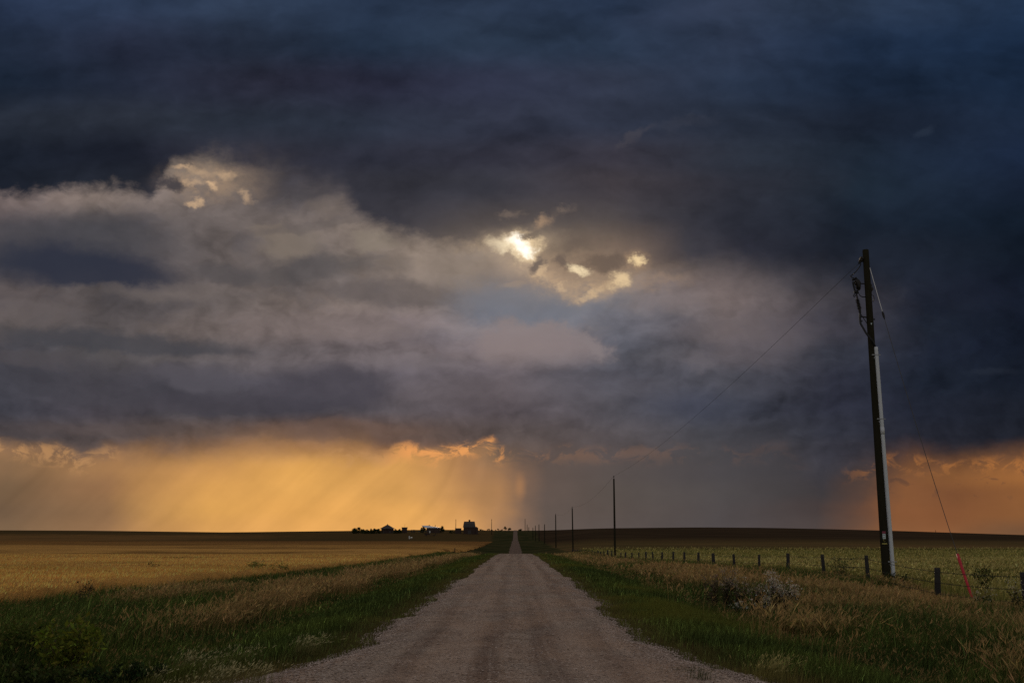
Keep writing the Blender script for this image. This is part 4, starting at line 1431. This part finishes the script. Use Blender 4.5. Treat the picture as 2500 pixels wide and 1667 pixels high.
for i, (a, b, t, D, lab) in enumerate([(1096, 1112, 1293, 1000, 'low scrub patch between farmhouse and barn'), (1168, 1184, 1291, 1170, 'low scrub patch directly right of the barn lean-to'),
                                       (1182, 1206, 1290.5, 1175, 'low scrub patch around the foot of the lone farm pole'), (1204, 1230, 1290.5, 1175, 'low scrub patch left of the two crest trees'),
                                       (1264, 1278, 1290, 1180, 'low scrub patch right of the road on the crest')]):
    tree('scrub', a, b, t, 1297, D, lab, 'scrub', 'scrub along the skyline', n=360, seed=40 + i, clumps=8, bare=.05)


# ------------------------------------------------------------------ farm buildings
def farm(name, px, D, label, cat, group=None):
    x = spot(px, 1290, D).x
    z = tz(x, D)
    o = empty(name, (x, D, z))
    tag(o, label, cat, group)
    return o, lambda p, q: spot(p, q, D) - Vector((x, D, z))


def hip(m, x0, x1, y0, y1, z0, z1, rx0, rx1, ov=.3):
    """hip roof solid; rx0..rx1 is the ridge"""
    ym = (y0 + y1) / 2
    v = [(x0 - ov, y0 - ov, z0), (x1 + ov, y0 - ov, z0), (x1 + ov, y1 + ov, z0), (x0 - ov, y1 + ov, z0), (rx0, ym, z1), (rx1, ym, z1)]
    return m.add(v, [(0, 1, 5, 4), (1, 2, 5), (2, 3, 4, 5), (3, 0, 4), (0, 3, 2, 1)])


def window(parent, x, y, z, w=1.0, h=1.2):
    f = MB().box((x, y, z), (w + .24, .10, h + .24)).build('window', M_WALLG, parent)
    MB().box((x, y - .04, z), (w, .10, h)).build('pane', M_GLASS, f)


# barn
o, q = farm('barn', 1146, FD, 'tall dark gambrel roofed barn with small roof cupola', 'barn')
a, b = q(1131.5, 1294), q(1160, 1294)
zt, ze = q(1146, 1272.4).z, q(1146, 1286).z
zk = ze + (zt - ze) * .62
MB().box(((a.x + b.x) / 2, 0, ze / 2 - .5), (b.x - a.x - .5, 10, ze + 1)).build('wall', M_BARN, o)
m = MB()
for (yy0, zz0, yy1, zz1) in ((-5.5, ze - .2, -3.6, zk), (-3.6, zk, 0, zt), (0, zt, 3.6, zk), (3.6, zk, 5.5, ze - .2)):
    x0_, x1_ = lambda z: a.x - .2 + (z - ze) / (zt - ze) * .75, lambda z: b.x + .2 - (z - ze) / (zt - ze) * .75
    v = [(x0_(zz0), yy0, zz0), (x1_(zz0), yy0, zz0), (x1_(zz1), yy1, zz1), (x0_(zz1), yy1, zz1)]
    v += [(p[0], p[1], p[2] - .22) for p in v]
    m.add(v, [(0, 1, 2, 3), (7, 6, 5, 4), (0, 4, 5, 1), (1, 5, 6, 2), (2, 6, 7, 3), (3, 7, 4, 0)])
roof = m.build('roof', M_ROOFD, o)
for xx_ in (a.x + .35, b.x - .35):
    MB().add([(xx_, -4.9, ze - .3), (xx_, -3.4, zk - .2), (xx_, 0, zt - .3), (xx_, 3.4, zk - .2), (xx_, 4.9, ze - .3)], [(0, 1, 2, 3, 4)]).build('gable', M_BARN, o)
cz = q(1146, 1268.4).z
MB().box((0, 0, (zt + cz) / 2 - .2), (1.7, 1.7, cz - zt - .2)).build('cupola', M_BARN, roof)
MB().box((0, 0, cz - .1), (2.2, 2.2, .7), taper=.1).build('cupola_roof', M_ROOFD, roof)
c, d = q(1160, 1293), q(1168, 1286)
m = MB().box(((c.x + d.x) / 2 - .3, 0, q(0, 1288.5).z / 2 - .5), (d.x - c.x, 8, q(0, 1288.5).z + 1))
zz = q(0, 1288.5).z
hip(m, c.x - .3, d.x - .3, -4, 4, zz + .01, q(0, 1285.2).z, c.x + .6, c.x + 1.4, .2)
m.build('lean_to', M_BARN, o)
MB().box((.2, -5.05, 1.7), (3.2, .12, 3.4)).build('door', M_ROOFD, o)
# low shed left of the barn
o, q = farm('low_shed', 1119, FD, 'low dark shed standing left of the tall barn', 'shed')
a, b = q(1111.5, 1294), q(1126, 1294)
z_ = q(1119, 1289.6).z
MB().box(((a.x + b.x) / 2, 0, z_ / 2 - .5), (b.x - a.x, 6, z_ + 1)).build('wall', M_BARN, o)
MB().box(((a.x + b.x) / 2, 0, z_ + .16), (b.x - a.x + .5, 6.6, .32), taper=.98, taper_y=.5).build('roof', M_ROOFD, o)
# farmhouse
o, q = farm('farmhouse', 1060, FD, 'farmhouse with a pale metal hip roof and chimneys', 'house')
a, b = q(1041, 1296), q(1075, 1296)
ze = q(0, 1288).z
MB().box(((a.x + b.x) / 2, 0, ze / 2 - .5), (b.x - a.x - 1, 9, ze + 1)).build('wall', M_BARN, o)
m = MB()
hip(m, a.x, b.x, -4.6, 4.6, ze + .01, q(0, 1282.3).z, q(1050, 0).x, q(1064, 0).x, .4)
roof = m.build('roof', M_ROOFW, o)
for px, t in ((1046.5, 1281.3), (1048.6, 1280.5), (1062.5, 1280.8)):
    p = q(px, t)
    MB().box((p.x, .6, p.z - 1.6), (.45, .6, 3.2)).build('chimney', M_BARN, roof)
for px in (1046, 1053, 1060, 1067):
    window(o, q(px, 0).x, -4.52, 1.6)
MB().box((q(1070, 0).x, -4.55, 1.0), (.95, .10, 2.0)).build('door', M_WHITE, o)
w0, w1 = q(1074, 0).x, q(1091, 0).x
zw = q(0, 1289).z
wing = MB().box(((w0 + w1) / 2 + .2, .6, zw / 2 - .5), (w1 - w0 - .4, 6.4, zw + 1)).build('wing', M_BARN, o)
MB().box(((w0 + w1) / 2 + .2, .6, zw + .35), (w1 - w0, 7, .7), taper=.98, taper_y=.1).build('wing_roof', M_ROOFD, wing)
# peaked roof building among the bushes
o, q = farm('peaked_house', 946, FD, 'dark building with pyramid roof and finial among bushes', 'house')
a, b = q(929, 1290.5), q(963, 1290.5)
ze = max(a.z, 1.2)
MB().box(((a.x + b.x) / 2, 0, ze / 2 - .5), (b.x - a.x - 3, 12, ze + 1)).build('wall', M_BARN, o)
m = MB()
hip(m, a.x + .6, b.x - .6, -7, 7, ze + .01, q(0, 1280).z, -.25, .25, .6)
roof = m.build('roof', M_ROOFD, o)
MB().tube([(0, 0, q(0, 1280.6).z), (0, 0, q(0, 1279.3).z), (0, 0, q(0, 1277.6).z)], [.5, .28, .05], 8).build('finial', M_ROOFD, roof)
window(o, -3, -6.05, 1.0)
window(o, 3, -6.05, 1.0)
# granary box with its mast
o, q = farm('granary', 988, FD, 'flat topped dark granary right of the peaked building', 'granary')
a, b = q(981, 1298), q(994.5, 1298)
zt = q(0, 1288.6).z
MB().box(((a.x + b.x) / 2 - .1, 0, zt / 2 - .5), (b.x - a.x - .8, 6, zt + 1)).build('wall', M_BARN, o)
MB().box(((a.x + b.x) / 2, 0, zt + .35), (b.x - a.x, 6.8, .9), taper=.96).build('roof', M_ROOFD, o)
p = q(988.3, 1279)
MB().tube([(p.x, 0, zt + .5), (p.x, 0, p.z)], [.10, .05], 6).box((p.x, 0, p.z - .5), (.8, .06, .06)).build('aerial', M_IRON, o)
# farm service poles
for px, top, base, lab in ((1113, 1266.5, 1291, 'thin service pole beside the low shed left of the barn'), (1200.3, 1266.5, 1291, 'lone thin pole on the crest between barn and road')):
    p = spot(px, top, FD + 10)
    z = tz(p.x, FD + 10)
    o = empty('service_pole', (p.x, FD + 10, z))
    tag(o, lab, 'utility pole', 'service poles at the farm')
    H = p.z - z
    MB().tube([(0, 0, -.5), (0, 0, H * .6), (0, 0, H)], [.30, .26, .18], 8).build('shaft', M_POLE, o)
    MB().tube([(-.45, 0, H - 1.2), (.45, 0, H - 1.2)], .09, 6).build('crossarm', M_POLE, o)
# three stubs on the skyline between granary and house
for i, (px, lab) in enumerate(((1005.2, 'leftmost of three short stubs on the skyline left of the farmhouse'), (1008.9, 'middle of three short stubs on the skyline left of the farmhouse'), (1012.5, 'rightmost of three short stubs on the skyline left of the farmhouse'))):
    p = spot(px, 1292, FD)
    z = tz(p.x, FD)
    o = MB().tube([(0, 0, -.5), (0, 0, 1.2), (.1, 0, max(p.z - z, 1.6))], [.4, .45, .3], 7).build('corral_post', M_POST, None, loc=(p.x, FD, z))
    tag(o, lab, 'post', 'corral posts')
# pale tank and box in the far wheat
D = 800
p = spot(999.3, 1314, D)
z = tz(p.x, D)
zz = max(spot(0, 1308, D).z - z, 1.9)
o = empty('white_cabinet', (p.x, D, z))
tag(o, 'small upright white cabinet in the far field', 'cabinet')
MB().box((0, 0, zz / 2 - .1), (.75, .6, zz + .1)).build('body', M_WHITE, o)
MB().box((0, 0, zz + .04), (.85, .7, .08)).build('lid', M_WALLG, o)
p = spot(1004.2, 1314, D)
z = tz(p.x, D)
o = empty('white_tank', (p.x, D, z))
tag(o, 'small rounded white tank beside the upright cabinet', 'tank')
zz = max(spot(0, 1311, D).z - z, 1.4)
MB().tube([(-.75, 0, zz - .5), (-.68, 0, zz - .5), (-.5, 0, zz - .5), (.5, 0, zz - .5), (.68, 0, zz - .5), (.75, 0, zz - .5)], [.1, .36, .5, .5, .36, .1], 14).build('vessel', M_WHITE, o, True)
for sx in (-.4, .4):
    MB().box((sx, 0, zz / 2 - .5), (.14, .5, zz - .9)).build('leg', M_WALLG, o)
# dark farm wagon
D = 900
a, b = spot(1036, 1308, D), spot(1064, 1308, D)
cx = (a.x + b.x) / 2
z = tz(cx, D)
o = empty('farm_wagon', (cx, D, z))
tag(o, 'dark flatbed farm wagon parked in front of the farmhouse', 'wagon')
w = b.x - a.x
MB().box((-w * .26, 0, 1.75), (w * .44, 2.4, 1.3), taper=1.06).build('box', M_BARN, o)
MB().box((0, 0, 1.0), (w, 2.2, .22)).build('bed', M_BARN, o)
MB().box((w * .46, 0, 1.7), (w * .06, 2.2, 1.3)).build('end_rack', M_BARN, o)
for sx in (-.34, .34):
    for sy in (-1, 1):
        MB().tube([(w * sx, sy * 1.0, .5), (w * sx, sy * 1.22, .5)], .5, 14).build('wheel', M_IRON, o)
MB().tube([(w * .5, 0, .9), (w * .5 + 1.4, 0, .5)], .07, 6).build('hitch', M_IRON, o)


# ------------------------------------------------------------------ plants close by
def stems(m, n, H, spread, r, seed):
    rr = random.Random(seed)
    tips = []
    for i in range(n):
        a, d = rr.random() * 6.28, spread * rr.random() ** .6
        h = H * (.6 + .4 * rr.random())
        b_ = Vector((math.cos(a) * d * .25, math.sin(a) * d * .25, -.03))
        t_ = Vector((math.cos(a) * d + .05, math.sin(a) * d, h))
        mid = b_.lerp(t_, .55) + Vector((-math.cos(a), -math.sin(a), 0)) * d * .15
        m.tube([b_, mid, t_], [r, r * .8, r * .4], 5)
        tips.append((t_, mid, b_))
    return tips


def seed_plant(px, pbase, D, H, spread, n, label, seed, headcol, leafcol, n_head=26, group=None, name='weed', cat='weed', head_s=.020):
    x = spot(px, pbase, D).x
    o = empty(name, (x, D, float(surf(x, D))))
    tag(o, label, cat, group)
    m = MB()
    tips = stems(m, n, H, spread, .006, seed)
    m.build('stems', M_STALK, o)
    cs, rs = [], []
    for t_, mid, b_ in tips:
        cs.append(tuple(t_)); rs.append(H * .10)
        cs.append(tuple(t_.lerp(mid, .3) + Vector((.04, .03, 0)))); rs.append(H * .075)
    leafy('flower_heads', cs, rs, n * n_head, head_s, headcol, o, .7, seed=seed)
    cs = [tuple(mid.lerp(b_, .2)) for t_, mid, b_ in tips] + [tuple(t_.lerp(mid, .6)) for t_, mid, b_ in tips]
    leafy('leaves', cs, [H * .13] * len(cs), n * 26, .036, leafcol, o, 1.4, seed=seed + 1)
    return o


M_STALK = plain('dry stalks', (.12, .085, .05), .9, .1, var=.3, scale=20)
FW = 'pale headed weeds on the right verge'
seed_plant(1738, 1468, 27.5, 1.02, .30, 13, 'short brown weed at the left of the pale headed weeds', 3, (.20, .15, .115), (.075, .06, .035), group=FW)
seed_plant(1772, 1470, 27.0, 1.22, .26, 15, 'tallest dark weed with a small pale crown on the right verge', 4, (.33, .27, .22), (.050, .045, .025), group=FW)
seed_plant(1802, 1470, 27.2, 1.02, .24, 12, 'arching weed right beside the tallest dark weed', 5, (.33, .27, .21), (.07, .055, .03), group=FW)
seed_plant(1848, 1478, 26.0, .92, .28, 13, 'thin weed with sparse heads between the two big clumps', 6, (.40, .32, .25), (.075, .06, .035), n_head=16, group=FW)
seed_plant(1886, 1486, 25.5, 1.20, .26, 18, 'bushiest weed with thick pinkish white heads', 7, (.62, .51, .40), (.06, .055, .03), n_head=40, group=FW)
seed_plant(1918, 1488, 25.2, .98, .32, 18, 'broad low weed with pinkish heads at the right end', 8, (.58, .47, .37), (.06, .055, .03), n_head=34, group=FW)
seed_plant(1862, 1500, 24.5, .72, .35, 18, 'low white flowered weed at the foot of the clump', 9, (.48, .41, .33), (.040, .055, .022), n_head=18, group=FW)
seed_plant(1800, 1503, 24.3, .52, .38, 16, 'lowest green weed with white specks on the right verge', 10, (.45, .45, .36), (.035, .050, .020), n_head=10, group=FW)
seed_plant(2402, 1500, 27.0, .85, .35, 12, 'thin weed right beside the red guard', 12, (.42, .38, .28), (.045, .06, .025), n_head=14, group=FW)
seed_plant(2470, 1440, 26.5, 1.15, .28, 9, 'pale weed against the last fence post at the right edge', 13, (.50, .46, .34), (.06, .06, .03), n_head=14, group=FW)


def bush(px, pbase, D, W, H, label, seed, col, n=1500, size=.04, name='bush', group=None):
    x = spot(px, pbase, D).x
    o = empty(name, (x, D, float(surf(x, D))))
    tag(o, label, 'bush', group)
    rr = random.Random(seed)
    m = MB()
    tips = stems(m, 16, H * .9, W * .5, .008, seed)
    m.build('stems', M_STALK, o)
    cs = [tuple(t_) for t_, mid, b_ in tips] + [tuple(mid) for t_, mid, b_ in tips]
    leafy('leaves', cs, [min(W * .16, H * .3) * (.7 + .6 * rr.random()) for _ in cs], n, size, col, o, .9, seed=seed)
    return o


VB = 'bushes on the left verge'
bush(80, 1690, 13.2, 1.1, .38, 'large dark leafy bush in the bottom left corner', 51, (.055, .070, .022), 3000, .034, group=VB)
bush(165, 1600, 15.0, 1.1, .80, 'yellow green weed bush above the dark corner bush', 52, (.135, .155, .024), 1000, .045, group=VB)
bush(60, 1600, 15.6, 1.1, .72, 'olive weed bush at the far left edge', 53, (.085, .105, .024), 900, .045, group=VB)
bush(285, 1645, 13.4, 1.0, .30, 'low dark green bush at the edge of the gravel patch', 54, (.032, .048, .018), 1900, .030, group=VB)
bush(640, 1396, 62.0, 3.0, .95, 'round green bush at the edge of the wheat', 55, (.22, .20, .060), 1300, .06, group=VB)
bush(205, 1440, 29.0, .5, 1.05, 'single dark thistle standing against the wheat edge', 56, (.07, .055, .03), 200, .035, group=VB)
bush(375, 1380, 62.0, .8, 1.15, 'thin dark weed standing out in the wheat', 57, (.16, .13, .05), 160, .05, group=VB)
RB = 'weeds on the right verge'
bush(1960, 1555, 19.0, 1.1, .42, 'olive brown low weed near the gravel edge at right', 61, (.12, .095, .03), 1400, .04, group=RB)
bush(2052, 1385, 46.0, 1.0, 1.15, 'dark green thistle beyond the fence left of the near pole', 62, (.12, .13, .05), 380, .05, group=RB)
bush(2190, 1395, 40.0, 1.6, .60, 'dark green weed clump at the foot of the near pole', 63, (.050, .060, .022), 700, .04, group=RB)
bush(2400, 1400, 36.0, .9, 1.05, 'dark weed clump behind the red guard', 64, (.075, .085, .03), 500, .045, group=RB)


def tuft(px, py, D, n, H, label, seed, colr, headc, group, lean=.8, spread=.10):
    x = spot(px, py, D).x
    H, spread, n = H * .82, spread * .75, int(n * 1.6)
    r_ = np.random.default_rng(seed)
    px_, py_ = r_.normal(0, spread, n), r_.normal(0, spread, n)
    h = H * (.6 + .5 * r_.random(n))
    cc = np.asarray(colr) * np.exp(r_.normal(0, .25, (n, 1)))
    hc = np.asarray(headc) * np.exp(r_.normal(0, .2, (n, 1)))
    V, F, cnt, col = blades(px_, py_, h, np.full(n, .0035), cc, lean * (.3 + .9 * r_.random(n)), r_.normal(.3, .75, n), np.where(r_.random(n) < .6, H * .26, 0), hc, z=np.zeros(n), head_w=.17, spikes=2)
    o = mesh_from('grass_tuft', V, F, cnt, [M_GRASS], col=col, loc=(x, D, float(surf(x, D))))
    tag(o, label, 'grass tuft', group)
    return o


FT = 'pale seeded grass tufts at the road edge'
for i, (px, py, n, H, sp, lab) in enumerate([
        (314, 1578, 34, .32, .07, 'small pale grass tuft standing alone left of the row'), (452, 1580, 90, .42, .16, 'widest arched pale grass tuft in the left verge row'),
        (505, 1584, 40, .36, .12, 'short pale tuft right of the widest arched tuft'), (556, 1584, 44, .36, .12, 'pale tuft midway in the left verge row'),
        (600, 1586, 40, .33, .12, 'pale tuft two steps left of the bright clump by the gravel'), (375, 1608, 44, .32, .10, 'pale tuft at the edge of the small gravel patch'),
        (742, 1574, 120, .36, .15, 'bright upright clump at the corner of the gravel'), (530, 1642, 150, .34, .16, 'thick pale clump on the trampled corner nearest the camera'),
        (610, 1660, 90, .30, .16, 'straw coloured clump at the bottom edge left of the road'), (450, 1660, 90, .28, .2, 'straw coloured clump beside the bottom left gravel')]):
    v = uv(px, py)[1]
    D = -EYE / v * .96
    tuft(px, py, D, n, H, lab, 70 + i, (.16, .15, .06), (.50, .45, .25), FT, spread=sp)
for i, (px, py, n, H, sp, lab) in enumerate([
        (1882, 1640, 220, .34, .17, 'bright straw tuft at the right edge of the gravel'), (1710, 1652, 60, .14, .10, 'small green tuft growing in the gravel at right'),
        (1690, 1632, 70, .07, .20, 'flat green tuft spread on the gravel at right')]):
    v = uv(px, py)[1]
    D = -EYE / v * .97
    tuft(px, py, D, n, H, lab, 90 + i, (.20, .175, .06) if i == 0 else (.055, .065, .022), (.42, .36, .15) if i == 0 else (.10, .10, .04), 'tufts on the right gravel edge', spread=sp, lean=.6)
